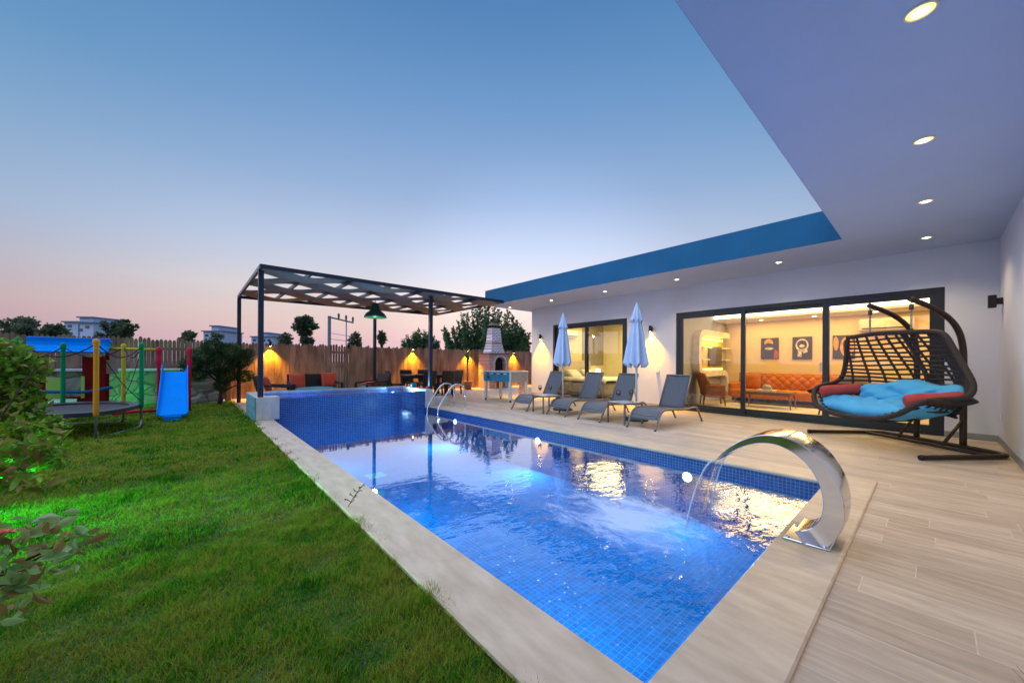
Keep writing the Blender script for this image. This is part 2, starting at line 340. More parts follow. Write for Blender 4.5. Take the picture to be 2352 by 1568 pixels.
def water_mat(name, splash=None, tint=(.62, .86, 1.0), power=2.1, amp=.02):
    mt, N, L = newmat(name); o = N('ShaderNodeOutputMaterial'); g = N('ShaderNodeNewGeometry')
    t = N('ShaderNodeBsdfTransparent'); t.inputs[0].default_value = (*tint, 1)
    gl = N('ShaderNodeBsdfGlossy'); gl.inputs['Roughness'].default_value = .015; gl.inputs[0].default_value = (.97, .97, 1, 1)
    # ripples: fine everywhere, stronger round the place where the spout hits
    mp = N('ShaderNodeMapping'); L(g.outputs['Position'], mp.inputs[0]); mp.inputs['Rotation'].default_value = (0, 0, .7); mp.inputs['Scale'].default_value = (1, 1.9, 1)
    n1 = N('ShaderNodeTexNoise'); n1.inputs['Scale'].default_value = 3.2; n1.inputs['Detail'].default_value = 3; L(mp.outputs[0], n1.inputs['Vector'])
    n2 = N('ShaderNodeTexNoise'); n2.inputs['Scale'].default_value = 11; n2.inputs['Detail'].default_value = 3; L(mp.outputs[0], n2.inputs['Vector'])
    s = N('ShaderNodeMath'); s.operation = 'MULTIPLY_ADD'; L(n2.outputs[0], s.inputs[0]); s.inputs[1].default_value = .35; L(n1.outputs[0], s.inputs[2])
    b = N('ShaderNodeBump'); b.inputs['Distance'].default_value = 1.0; L(s.outputs[0], b.inputs['Height'])
    if splash:
        ds = N('ShaderNodeVectorMath'); ds.operation = 'DISTANCE'; L(g.outputs['Position'], ds.inputs[0]); ds.inputs[1].default_value = splash
        r = N('ShaderNodeMapRange'); r.inputs[1].default_value = .3; r.inputs[2].default_value = 3.4; r.inputs[3].default_value = amp*4.5; r.inputs[4].default_value = amp*.32; r.interpolation_type = 'SMOOTHSTEP'
        L(ds.outputs['Value'], r.inputs[0]); L(r.outputs[0], b.inputs['Strength'])
    else: b.inputs['Strength'].default_value = amp
    L(b.outputs[0], gl.inputs['Normal'])
    lw = N('ShaderNodeLayerWeight'); lw.inputs[0].default_value = .5; L(b.outputs[0], lw.inputs['Normal'])
    pw_ = N('ShaderNodeMath'); pw_.operation = 'POWER'; pw_.inputs[1].default_value = power; L(lw.outputs['Facing'], pw_.inputs[0])
    sc = N('ShaderNodeMath'); sc.operation = 'MULTIPLY_ADD'; sc.inputs[1].default_value = .95; sc.inputs[2].default_value = .02; sc.use_clamp = True; L(pw_.outputs[0], sc.inputs[0])
    mx = N('ShaderNodeMixShader'); L(sc.outputs[0], mx.inputs[0]); L(t.outputs[0], mx.inputs[1]); L(gl.outputs[0], mx.inputs[2])
    last = mx
    if splash:
        # aerated water: patches of froth and scattered bubbles
        fm = N('ShaderNodeMapping'); L(g.outputs['Position'], fm.inputs[0]); fm.inputs['Rotation'].default_value = (0, 0, -.5); fm.inputs['Scale'].default_value = (1.9, .95, 1)
        nf = N('ShaderNodeTexNoise'); nf.inputs['Scale'].default_value = 2.1; nf.inputs['Detail'].default_value = 10; nf.inputs['Roughness'].default_value = .72; nf.inputs['Distortion'].default_value = .6; L(fm.outputs[0], nf.inputs['Vector'])
        d2 = N('ShaderNodeVectorMath'); d2.operation = 'DISTANCE'; L(g.outputs['Position'], d2.inputs[0]); d2.inputs[1].default_value = (splash[0]-.12, splash[1]+.45, splash[2])
        fr = N('ShaderNodeMapRange'); fr.inputs[1].default_value = .1; fr.inputs[2].default_value = 1.25; fr.inputs[3].default_value = .30; fr.inputs[4].default_value = -.25; L(d2.outputs['Value'], fr.inputs[0])
        a = N('ShaderNodeMath'); a.operation = 'ADD'; L(nf.outputs[0], a.inputs[0]); L(fr.outputs[0], a.inputs[1])
        th = N('ShaderNodeMapRange'); th.inputs[1].default_value = .56; th.inputs[2].default_value = .80; th.inputs[3].default_value = 0; th.inputs[4].default_value = .88; L(a.outputs[0], th.inputs[0])
        vo = N('ShaderNodeTexVoronoi'); vo.inputs['Scale'].default_value = 17; vo.inputs['Randomness'].default_value = 1; L(g.outputs['Position'], vo.inputs['Vector'])
        vt = N('ShaderNodeMapRange'); vt.inputs[1].default_value = .16; vt.inputs[2].default_value = .10; vt.inputs[3].default_value = 0; vt.inputs[4].default_value = .28; L(vo.outputs['Distance'], vt.inputs[0])
        np_ = N('ShaderNodeTexNoise'); np_.inputs['Scale'].default_value = 2.3; np_.inputs['Detail'].default_value = 4; L(g.outputs['Position'], np_.inputs['Vector'])
        fr2 = N('ShaderNodeMapRange'); fr2.inputs[1].default_value = .6; fr2.inputs[2].default_value = 2.4; fr2.inputs[3].default_value = .16; fr2.inputs[4].default_value = -.22; L(d2.outputs['Value'], fr2.inputs[0])
        a3 = N('ShaderNodeMath'); a3.operation = 'ADD'; L(np_.outputs[0], a3.inputs[0]); L(fr2.outputs[0], a3.inputs[1])
        t3 = N('ShaderNodeMapRange'); t3.inputs[1].default_value = .50; t3.inputs[2].default_value = .54; L(a3.outputs[0], t3.inputs[0])
        mv = N('ShaderNodeMath'); mv.operation = 'MULTIPLY'; L(vt.outputs[0], mv.inputs[0]); L(t3.outputs[0], mv.inputs[1])
        mxm = N('ShaderNodeMath'); mxm.operation = 'MAXIMUM'; L(th.outputs[0], mxm.inputs[0]); L(mv.outputs[0], mxm.inputs[1])
        fd = N('ShaderNodeBsdfDiffuse'); fd.inputs[0].default_value = (.85, .88, .95, 1); ftr = N('ShaderNodeBsdfTranslucent'); ftr.inputs[0].default_value = (.7, .85, 1, 1)
        fx = N('ShaderNodeMixShader'); fx.inputs[0].default_value = .45; L(fd.outputs[0], fx.inputs[1]); L(ftr.outputs[0], fx.inputs[2])
        m2 = N('ShaderNodeMixShader'); L(mxm.outputs[0], m2.inputs[0]); L(mx.outputs[0], m2.inputs[1]); L(fx.outputs[0], m2.inputs[2]); last = m2
    L(last.outputs[0], o.inputs[0]); return mt

# ------------------------------------------------------------------ ground, lawn, deck
PX0, PX1, PY0, PY1 = 1.23, 4.70, .66, 8.58
ZW = -.125
gm = M('dry_field', (.07, .075, .04), col2=(.11, .10, .06), rough=.95, var=.2, vscale=.05)
# one sheet to the horizon with a hole where the plot is
mb = MB(); B = 2500
for x0, x1, y0, y1 in ((-B, -7, -B, B), (15, B, -B, B), (-7, 15, 15, B), (-7, 15, -B, -4)):
    mb.add([(x0, y0, -.06), (x1, y0, -.06), (x1, y1, -.06), (x0, y1, -.06)], [(0, 1, 2, 3)])
struct(mb.build('ground', gm))
soil = M('lawn_soil', (.035, .085, .012), col2=(.06, .11, .02), rough=.95, var=.3, vscale=7)
mb = MB(); mb.box(-7, .905, -4, 14.0, -.25, -.045); struct(mb.build('lawn_soil', soil))
mb = MB()
for x0, x1, y0, y1 in ((5.105, 9.275, -.7, 14.0), (.905, 5.105, -.7, .335), (.905, 5.105, 9.95, 14.0), (4.76, 5.105, 8.58, 9.95), (9.275, 15, 9.5, 14.0), (.905, 15, 14.0, 15.0), (.905, 9.275, -4, -.9)):
    mb.box(x0, x1, y0, y1, -.25, -.02)
struct(mb.build('deck', deck_m))

# ------------------------------------------------------------------ swimming pool
pool = empty('swimming_pool', (PX0, PY0, 0), 0, 'long blue mosaic swimming pool with travertine edge, still water beyond the spout', 'swimming pool')
pool.location = (0, 0, 0)
def sub(mb, name, mat, par, label=None):
    o = mb.build(name, mat, par)
    if label: o['label'] = label
    return o
# coping slabs, each with rounded nose
mb = MB()
mb.box(.905, PX0+.012, .335, 8.58, -.035, 0, .008)
mb.box(PX0+.014, 5.105, .335, PY0+.012, -.035, 0, .008)
mb.box(PX1-.012, 5.105, PY0+.014, 8.58, -.035, 0, .008)
sub(mb, 'coping', trav, pool)
mb = MB(); D = -.80
mb.box(.95, PX0, .40, 8.9, D, -.035).box(PX1, 5.0, .40, 8.9, D, -.035)
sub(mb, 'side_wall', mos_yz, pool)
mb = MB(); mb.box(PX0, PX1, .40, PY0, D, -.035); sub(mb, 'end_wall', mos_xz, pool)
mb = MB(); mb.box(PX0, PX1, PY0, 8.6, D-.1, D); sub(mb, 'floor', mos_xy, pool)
mb = MB(); mb.box(2.25, 2.55, 6.1, 6.4, D, D+.012, .004)
sub(mb, 'floor_drain', M('drain_grille', (.10, .55, .60), rough=.4), pool, 'pale turquoise drain cover on the pool floor')
wm = water_mat('pool_water', splash=(2.92, 1.22, ZW), power=1.95, amp=.007)
mb = MB(); mb.add([(PX0, PY0, ZW), (PX1, PY0, ZW), (PX1, 8.585, ZW), (PX0, 8.585, ZW)], [(0, 1, 2, 3)])
struct(mb.build('pool_water', wm))
# underwater lamps
ul = empty('pool_light', (0, 0, 0), 0, None, 'pool light', 'underwater lamps in the pool walls')
lens = emis('pool_lamp_glow', (.80, .94, 1.0), 14)
ring = M('pool_lamp_ring', (.75, .78, .8), rough=.25, metal=.6)
ax = Matrix.Rotation(-math.pi/2, 3, 'Y')
MB().lathe([(.070, 0), (.070, .014), (.060, .018)], n=24, axis=ax).build('trim_ring', ring, ul)
MB().lathe([(.058, .019), (.048, .026), (.01, .030)], n=24, axis=ax).build('lens', lens, ul)
ul.location = (PX1-.002, 7.35, -.245); ul['label'] = 'glowing underwater lamp nearest the pool ladder'
dup(ul, (PX1-.002, 4.63, -.25), label='glowing underwater lamp halfway along the house side of the pool')
dup(ul, (PX1-.002, 2.0, -.27), label='glowing underwater lamp behind the falling water of the steel spout')
for y, e_w in ((7.35, 50), (4.63, 40), (2.0, 24)):
    lamp_area('pool_lamp', (PX1-.05, y, -.32), e_w, (.50, .80, 1.0), .09, .09, (-1, 0, -.3))
for y, e_w in ((7.0, 55), (4.2, 42), (1.6, 26)):      # unseen bare lamps added on the facing wall to brighten floor and tiles
    lamp_area('pool_lamp', (PX0+.04, y, -.35), e_w, (.45, .78, 1.0), .14, .14, (1, 0, -.4))

# ------------------------------------------------------------------ raised overflow pool
spa = empty('raised_pool', (0, 0, 0), 0, 'raised blue mosaic overflow pool with marble corner blocks under the pergola', 'raised pool')
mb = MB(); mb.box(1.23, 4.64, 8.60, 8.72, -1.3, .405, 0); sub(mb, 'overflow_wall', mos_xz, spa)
mb = MB(); mb.box(.955, 1.34, 8.56, 8.92, .0, .45, .006); mb.box(.955, 1.16, 8.92, 10.02, .40, .449, .006)
sub(mb, 'corner_block', marble, spa)
mb = MB(); mb.box(4.56, 4.76, 8.545, 8.93, -.02, .45, .006); sub(mb, 'corner_block', marble, spa)
mb = MB(); mb.box(4.763, 5.27, 8.62, 9.0, -.02, .22, .006); sub(mb, 'step_block', marble, spa)
mb = MB()
for k in range(3):
    for j, (a, b) in enumerate(((8.58, 9.05), (9.052, 9.53), (9.532, 10.0))):
        mb.box(.930, .952, a, b, -.02+k*.157, -.02+(k+1)*.157-.003, .004)
sub(mb, 'cladding', teal_stone, spa, 'blue green stone cladding facing the lawn')
mb = MB(); mb.box(.955, 4.76, 10.02, 10.24, .40, .45, .006); mb.box(4.60, 4.76, 8.932, 10.018, .40, .45, .006); sub(mb, 'rim', marble, spa)
sub(MB().box(.96, 1.15, 8.925, 10.02, -.1, .399), 'inner_wall', mos_yz, spa); sub(MB().box(4.61, 4.75, 8.935, 10.02, -.1, .399), 'inner_wall', mos_yz, spa)
mb = MB(); mb.box(.96, 4.75, 10.025, 10.23, -.1, .399); sub(mb, 'back_wall', mos_xz, spa)
mb = MB(); mb.box(1.15, 4.61, 8.72, 10.02, .10, .20); sub(mb, 'basin_floor', mos_xy, spa)
wm2 = water_mat('spa_water', power=11.0, amp=.10)
mb = MB(); mb.grid(lambda a, b: (1.15+a*3.46, 8.602+b*1.418, .418-.006*(b < .06)), 30, 12, True); mb.build('spa_water', wm2)
struct(bpy.data.objects['spa_water'])
# thin film of overflowing water on the mosaic
sl_ = empty('raised_pool_light', (4.3, 10.0, .25), 0, 'bright underwater lamp at the back corner of the raised pool', 'pool light')
ax2 = Matrix.Rotation(math.pi/2, 3, 'X')
MB().lathe([(.07, 0), (.07, .015), (.06, .02)], n=20, axis=ax2).build('trim_ring', ring, sl_)
MB().lathe([(.058, .021), (.05, .028), (.01, .03)], n=20, axis=ax2).build('lens', emis('spa_lamp_glow', (.8, .93, 1), 16), sl_)
lamp_area('raised_pool_lamp', (4.3, 9.96, .32), 75, (.40, .72, 1.0), .12, .12, (-.5, -1, -.2))
lamp_area('raised_pool_lamp', (2.0, 9.98, .32), 75, (.40, .72, 1.0), .12, .12, (0, -1, -.2))

# ------------------------------------------------------------------ ladder
steel = M('polished_steel', (.72, .72, .74), rough=.12, metal=1, var=.03)
lad = empty('pool_ladder', (0, 0, 0), 0, 'curved stainless steel pool ladder with two handrails next to the raised pool', 'pool ladder')
for y in (7.70, 8.22):
    pts = [(5.20, y, -.02), (5.20, y, .38)]
    for k in range(13):
        a = math.pi*(1-k/12*.82); pts.append((4.97-.23*math.cos(a)*1.0, y, .40+.20*math.sin(a)))
    pts = [(5.20, y, -.02), (5.20, y, .30), (5.19, y, .42), (5.15, y, .52), (5.08, y, .585), (4.98, y, .61), (4.89, y, .60), (4.80, y, .55), (4.70, y, .44), (4.56, y, .25), (4.44, y, .06), (4.42, y, -.05), (4.42, y, -.45), (4.46, y, -.55), (4.56, y, -.72)]
    sub(MB().tube(pts, .021, 12), 'rail', steel, lad)
    sub(MB().lathe([(.048, 0), (.046, .008), (.026, .014)], (5.20, y, -.02), 18), 'floor_flange', steel, lad)
for z in (-.22, -.42, -.62):
    sub(MB().box(4.40, 4.48, 7.70, 8.22, z, z+.025, .006), 'tread', steel, lad)

# ------------------------------------------------------------------ fountain spout
fo = empty('water_spout', (0, 0, 0), 0, 'tall curved polished steel spout pouring water into the pool', 'water spout')
cl = [(.52, .0), (.455, .06), (.405, .15), (.385, .25), (.395, .36), (.43, .46), (.49, .55), (.575, .615), (.67, .645), (.77, .635), (.87, .59), (.96, .52), (1.03, .445)]
def cat(ps, m=5):
    out = []
    for i in range(len(ps)-1):
        p0 = Vector(ps[max(i-1, 0)]); p1 = Vector(ps[i]); p2 = Vector(ps[i+1]); p3 = Vector(ps[min(i+2, len(ps)-1)])
        for k in range(m):
            t = k/m; out.append(.5*((2*p1)+(p2-p0)*t+(2*p0-5*p1+4*p2-p3)*t*t+(3*p1-p0-3*p2+p3)*t**3))
    out.append(Vector(ps[-1])); return out
C2 = cat(cl, 4); n_ = len(C2)
mb = MB(); vs = []; fs = []
for i, p in enumerate(C2):
    t = i/(n_-1); d = (C2[min(i+1, n_-1)]-C2[max(i-1, 0)]).normalized(); nn = Vector((-d.y, d.x))   # towards the outside of the curve
    th = .115*(1-t)**.75+.010 + .05*max(0, 1-t/.12)**2; w = .105+.075*min(1, t*1.6)+.05*max(0, 1-t/.12)**2; xc = 3.10
    o_ = p-nn*th*.35*0; a = p+nn*th*.5; b = p-nn*th*.5
    if (p-Vector((.62, .33))).dot(nn) < 0: a, b = b, a
    bl = .0035; k_ = a-b; k_ = k_.normalized()*bl; cv = (a-b)*.04
    vs.append([(xc-w, a.x-k_.x, a.y-k_.y), (xc-w+bl, a.x, a.y), (xc-w*.4, a.x+cv.x, a.y+cv.y), (xc+w*.4, a.x+cv.x, a.y+cv.y), (xc+w-bl, a.x, a.y), (xc+w, a.x-k_.x, a.y-k_.y),
               (xc+w, b.x+k_.x, b.y+k_.y), (xc+w-bl, b.x, b.y), (xc-w+bl, b.x, b.y), (xc-w, b.x+k_.x, b.y+k_.y)])
for strip in ((0, 1), (1, 2, 3, 4), (4, 5), (5, 6), (6, 7), (7, 8), (8, 9), (9, 0)):
    m_ = len(strip); V_ = [vs[i][k] for i in range(n_) for k in strip]
    mb.add(V_, [(i*m_+k, i*m_+k+1, (i+1)*m_+k+1, (i+1)*m_+k) for i in range(n_-1) for k in range(m_-1)], True)
mb.add(vs[-1], [tuple(range(10))]); bo = sub(mb, 'spout_arc', steel, fo)
mb = MB(); mb.box(2.95, 3.25, .40, .64, 0, .010, .004); sub(mb, 'base_plate', steel, fo)
for x, y in ((2.97, .425), (3.225, .425), (2.97, .615), (3.225, .615)): sub(MB().lathe([(.010, .010), (.010, .016), (.004, .019)], (x, y, 0), 10), 'bolt', steel, fo)
# falling water: thin sheet with thicker edges
mt, N, L = newmat('falling_water'); o = N('ShaderNodeOutputMaterial'); tr = N('ShaderNodeBsdfTransparent'); gl = N('ShaderNodeBsdfGlossy'); gl.inputs['Roughness'].default_value = .08
di = N('ShaderNodeBsdfDiffuse'); di.inputs[0].default_value = (.85, .9, 1, 1); fz = N('ShaderNodeFresnel'); fz.inputs[0].default_value = 1.12
a = N('ShaderNodeMixShader'); a.inputs[0].default_value = .17; L(tr.outputs[0], a.inputs[1]); L(gl.outputs[0], a.inputs[2])
g = N('ShaderNodeNewGeometry'); mp = N('ShaderNodeMapping'); mp.inputs['Scale'].default_value = (40, 5, 3); L(g.outputs['Position'], mp.inputs[0])
n = N('ShaderNodeTexNoise'); n.inputs['Scale'].default_value = 1; L(mp.outputs[0], n.inputs[0]); r = N('ShaderNodeMapRange'); r.inputs[1].default_value = .5; r.inputs[2].default_value = .85; r.inputs[4].default_value = .38; L(n.outputs[0], r.inputs[0])
b = N('ShaderNodeMixShader'); L(r.outputs[0], b.inputs[0]); L(a.outputs[0], b.inputs[1]); L(di.outputs[0], b.inputs[2]); L(b.outputs[0], o.inputs[0])
fall = mt
rope = M('water_edge', (.8, .87, .95), rough=.1, var=.05, alpha=.55)
def arc(t): return 1.035+.20*t**.9, .44-(.565)*t**1.9
mb = MB(); mb.sheet(lambda a_, b_: (3.10+(-.17+.34*a_)*(1+.45*b_), arc(b_)[0]+.03*math.sin(a_*9)*b_*.4, arc(b_)[1]), 14, 14, .004)
wf = mb.build('falling_water', fall); tag(wf, 'clear sheet of water falling from the steel spout into the pool', 'falling water')
mb = MB()
for s_ in (-1, 1): mb.tube([(3.10+s_*.17*(1+.45*k/9)*1.0, arc(k/9)[0], arc(k/9)[1]) for k in range(10)], [.004+.003*math.sin(k*.8)**2 for k in range(10)], 6)
e_ = mb.build('water_edge', rope, wf)

# ------------------------------------------------------------------ lawn grass
def grass():
    P = []
    def ring_(x0, x1, y0, y1, dens):
        n = int((x1-x0)*(y1-y0)*dens); return np.stack([rng.uniform(x0, x1, n), rng.uniform(y0, y1, n)], 1)
    A = ring_(-1.6, .95, .3, 3.2, 28000); Bq = np.concatenate([ring_(-2.2, .95, 3.2, 5.2, 7000), ring_(-3.2, -1.6, .3, 3.2, 2500), ring_(-1, .95, -.6, .3, 4000)])
    Cq = ring_(-3.2, .97, 5.2, 8.4, 3400); Dq = ring_(-4.4, .95, 8.4, 13.5, 1300)
    out_v = []; out_t = []; off = 0
    for X, h, w in ((A, .025, .0017), (Bq, .027, .0032), (Cq, .032, .0062), (Dq, .036, .0105)):
        # patchy length: clumps and bare-ish lows
        gx = rng.random((120, 220)); gx2 = rng.random((260, 480))
        def vn(G, s):
            u = (X[:, 0]+8)*s; v = (X[:, 1]+2)*s; iu = u.astype(int) % (G.shape[0]-1); iv = v.astype(int) % (G.shape[1]-1); fu = u-u.astype(int); fv = v-v.astype(int)
            fu = fu*fu*(3-2*fu); fv = fv*fv*(3-2*fv)
            return (G[iu, iv]*(1-fu)+G[iu+1, iv]*fu)*(1-fv)+(G[iu, iv+1]*(1-fu)+G[iu+1, iv+1]*fu)*fv
        cl_ = .45+1.15*(.6*vn(gx, 5.5)+.4*vn(gx2, 15))**1.3
        n = len(X); f = .5*(np.sin(X[:, 0]*5.1+X[:, 1]*3.3)+np.sin(X[:, 0]*-3.7+X[:, 1]*6.1+1))*.5+.5*np.sin(X[:, 0]*17+2)*np.sin(X[:, 1]*14)
        edge = np.clip((X[:, 0]-.62)/.3, 0, 1)       # longer along the coping, where the mower cannot reach
        H = h*(1+.15*f)*cl_*1.25*(.55+.9*rng.random(n))*(1+.4*edge)
        seam = (np.abs(X[:, 1]-8.35-.05*X[:, 0]) < .07); H = np.where(seam, H*1.6, H); H = np.where(X[:, 1] > 8.4, H*.8, H)
        ang = rng.uniform(0, 2*np.pi, n); ln = rng.uniform(.2, 1.0, n)*H
        dx = np.cos(ang)*ln; dy = np.sin(ang)*ln; sx = -np.sin(ang+rng.normal(0, .5, n))*w; sy = np.cos(ang)*w
        z0 = np.full(n, -.05); x = X[:, 0]; y = X[:, 1]
        V = np.stack([np.stack([x-sx, y-sy, z0], 1), np.stack([x+sx, y+sy, z0], 1),
                      np.stack([x+dx*.35+sx*.8, y+dy*.35+sy*.8, z0+H*.6], 1), np.stack([x+dx*.35-sx*.8, y+dy*.35-sy*.8, z0+H*.6], 1),
                      np.stack([x+dx, y+dy, z0+H], 1)], 1).reshape(-1, 3)
        i = np.arange(n)*5+off
        T = np.concatenate([np.stack([i, i+1, i+2], 1), np.stack([i, i+2, i+3], 1), np.stack([i+3, i+2, i+4], 1)])
        out_v.append(V); out_t.append(T); off += len(V)
    gmm, N, L = newmat('grass_blades'); o = N('ShaderNodeOutputMaterial'); p = N('ShaderNodeBsdfPrincipled'); tr = N('ShaderNodeBsdfTranslucent'); g = N('ShaderNodeNewGeometry')
    n1 = N('ShaderNodeTexNoise'); n1.inputs['Scale'].default_value = 1.7; n1.inputs['Detail'].default_value = 4; L(g.outputs['Position'], n1.inputs[0])
    n2 = N('ShaderNodeTexNoise'); n2.inputs['Scale'].default_value = 9; n2.inputs['Detail'].default_value = 3; L(g.outputs['Position'], n2.inputs[0])
    a = N('ShaderNodeMath'); a.operation = 'MULTIPLY_ADD'; L(n2.outputs[0], a.inputs[0]); a.inputs[1].default_value = .6; L(n1.outputs[0], a.inputs[2])
    b = N('ShaderNodeMath'); b.operation = 'MULTIPLY_ADD'; L(g.outputs['Random Per Island'], b.inputs[0]); b.inputs[1].default_value = .35; L(a.outputs[0], b.inputs[2])
    c = N('ShaderNodeValToRGB'); e = c.color_ramp.elements
    e[0].position = .66; e[0].color = (.016, .12, .003, 1); e[1].position = 1.0; e[1].color = (.30, .33, .04, 1)
    q = e.new(.82); q.color = (.062, .26, .008, 1); q = e.new(.93); q.color = (.16, .33, .015, 1)
    L(b.outputs[0], c.inputs[0]); L(c.outputs[0], p.inputs['Base Color']); L(c.outputs[0], tr.inputs[0]); p.inputs['Roughness'].default_value = .7; p.inputs['Specular IOR Level'].default_value = .05
    mx = N('ShaderNodeMixShader'); mx.inputs[0].default_value = .35; L(p.outputs[0], mx.inputs[1]); L(tr.outputs[0], mx.inputs[2]); L(mx.outputs[0], o.inputs[0])
    o = npmesh('lawn_grass', np.concatenate(out_v), np.concatenate(out_t), gmm)
    tag(o, 'short green lawn grass beside the pool edge', 'grass', kind='stuff')
grass()
# ------------------------------------------------------------------ villa
XW = 9.28; ZC = 3.08; DT = 2.43
villa = empty('villa', (0, 0, 0), 0, 'single storey white villa with blue roof edge and large sliding glass doors', 'house')
def doorholes(): return [(-.16, 4.26), (5.65, 8.47)]
mb = MB(); XT = .2
ys = [-.9, -.16, 4.26, 5.65, 8.47, 9.5]
for a, b in ((-.9, -.16), (4.26, 5.65), (8.47, 9.5)): mb.box(XW, XW+XT, a, b, -.2, ZC)
for a, b in ((-.16, 4.26), (5.65, 8.47)): mb.box(XW, XW+XT, a, b, DT, ZC)
mb.box(XW, 15, 9.5, 9.503, -.2, ZC) if False else None
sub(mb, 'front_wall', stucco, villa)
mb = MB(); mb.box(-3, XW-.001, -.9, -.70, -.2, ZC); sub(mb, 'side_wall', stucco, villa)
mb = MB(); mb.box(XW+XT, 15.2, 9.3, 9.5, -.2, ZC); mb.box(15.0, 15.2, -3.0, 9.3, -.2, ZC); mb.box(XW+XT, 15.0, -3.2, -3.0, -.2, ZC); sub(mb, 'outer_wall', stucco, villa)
# roof slab (ceiling under it), L-shaped
L_pts = [(-3, -1.1), (15.4, -1.1), (15.4, 9.95), (7.545, 9.95), (7.545, .90), (-3, .90)]
sub(MB().prism(L_pts, ZC, 3.50), 'roof', ceil_tint, villa)
mb = MB(); mb.box(7.52, 7.543, .90, 9.975, ZC-.004, 3.575).box(-3, 7.519, .902, .915, ZC+.03, 3.575).box(7.543, 15.4, 9.952, 9.975, ZC-.004, 3.575)
sub(mb, 'fascia', blue_paint, villa)
skirt = M('grey_skirting', (.26, .26, .27), rough=.5)
for a, b in ((-.69, -.16), (4.26, 5.65), (8.47, 9.5)): sub(MB().box(XW-.012, XW-.001, a, b, -.02, .075), 'skirting', skirt, villa)
sub(MB().box(-3, XW-.013, -.699, -.688, -.02, .075), 'skirting', skirt, villa)
# interior shells
liv = M('warm_wall_paint', (.76, .58, .34), rough=.9, var=.02); bedw = M('cream_wall_paint', (.76, .68, .42), rough=.9, var=.02)
grey_w = M('grey_wall_paint', (.42, .42, .43), rough=.9, var=.03); floor_in = M('interior_floor_tile', (.55, .48, .38), rough=.25, var=.06, vscale=2)
white_c = M('interior_ceiling', (.75, .72, .66), rough=.9, var=.01)
mb = MB(); mb.box(XW+XT+.001, 13.5, -3, 9.298, -.15, -.005); sub(mb, 'interior_floor', floor_in, villa)
mb = MB(); mb.box(XW+XT+.001, 13.5, -2.9, 9.298, 2.80, 2.90); sub(mb, 'interior_ceiling', white_c, villa)
mb = MB(); mb.box(13.5, 13.6, -3, 4.5, -.1, 2.9); mb.box(XW+XT+.001, 13.5, -2.2, -2.1, -.1, 2.8); sub(mb, 'living_room_wall', liv, villa)
mb = MB(); mb.box(XW+XT+.001, 13.499, 4.50, 4.56, -.004, 2.799); sub(mb, 'partition_wall', grey_w, villa)
mb = MB(); mb.box(13.5, 13.6, 4.7, 9.298, -.1, 2.9); mb.box(XW+XT+.001, 13.499, 4.70, 4.76, -.004, 2.799); mb.box(XW+XT+.001, 13.499, 9.24, 9.297, -.004, 2.799); sub(mb, 'bedroom_wall', bedw, villa)
# dropped ceiling edge with its light cove along the back of the living room
mb = MB(); mb.box(12.35, 13.499, -2.1, 4.499, 2.47, 2.53); sub(mb, 'dropped_ceiling', white_c, villa)
mb = MB(); mb.box(12.42, 12.47, -2.1, 4.49, 2.531, 2.78); sub(mb, 'cove_light', emis('cove_glow', (1, .84, .50), 5), villa)
lamp_area('living_room_light', (11.0, 1.6, 2.74), 105, (1, .66, .24), 2.4, 4.2)
lamp_area('living_room_cove', (12.33, 1.4, 2.66), 36, (1, .72, .30), .2, 5.0, (-1, 0, -.1))
lamp_area('living_room_wash', (12.95, 1.9, 2.45), 52, (1, .66, .24), .5, 4.6)
lamp_area('bedroom_light', (11.3, 7.1, 2.74), 130, (1, .76, .32), 2.4, 3.2)

alu = M('anthracite_aluminium', (.022, .026, .036), rough=.4, metal=.3, var=.1)
pane = glassmat('window_glass', ior=1.5)
def sliding_door(y0, y1, muls, label, wide=.09, track=True):
    d = empty('sliding_door', (0, 0, 0), 0); d.parent = villa; d['label'] = label
    mb = MB(); x0, x1 = XW+.02, XW+.14
    mb.box(x0, x1, y0+.001, y0+.075, .02, DT-.001).box(x0, x1, y1-.075, y1-.001, .02, DT-.001).box(x0+.001, x1-.001, y0+.075, y1-.075, DT-.085, DT-.001).box(x0-.015, x1, y0+.001, y1-.001, -.03, .019)
    mb.build('door_frame', alu, d)
    ed = [y0+.075]+list(muls)+[y1-.075]
    for i in range(len(ed)-1):
        a, b = ed[i], ed[i+1]; xo = x0+.01+(.045 if i % 2 else 0)
        a2 = a-(.05 if i else 0); b2 = b+(.05 if i < len(ed)-2 else 0)
        mb = MB(); mb.box(xo, xo+.04, a2, a2+wide, .02, DT-.086).box(xo, xo+.04, b2-wide, b2, .02, DT-.086).box(xo+.001, xo+.039, a2+wide, b2-wide, .021, .14).box(xo+.001, xo+.039, a2+wide, b2-wide, DT-.16, DT-.087)
        mb.build('sash', alu, d)
        MB().box(xo+.017, xo+.023, a2+wide, b2-wide, .14, DT-.16).build('glass_pane', pane, d)
    return d
d1 = sliding_door(-.16, 4.26, (1.34, 2.77), 'wide sliding door of the living room')
d2 = sliding_door(5.65, 8.47, (7.10,), 'sliding door of the bedroom')
mb = MB(); mb.box(XW+.012, XW+.032, 1.40, 1.43, 1.0, 1.18, .005); mb.build('handle', M('door_handle', (.5, .5, .5), rough=.3, metal=.9), d1)

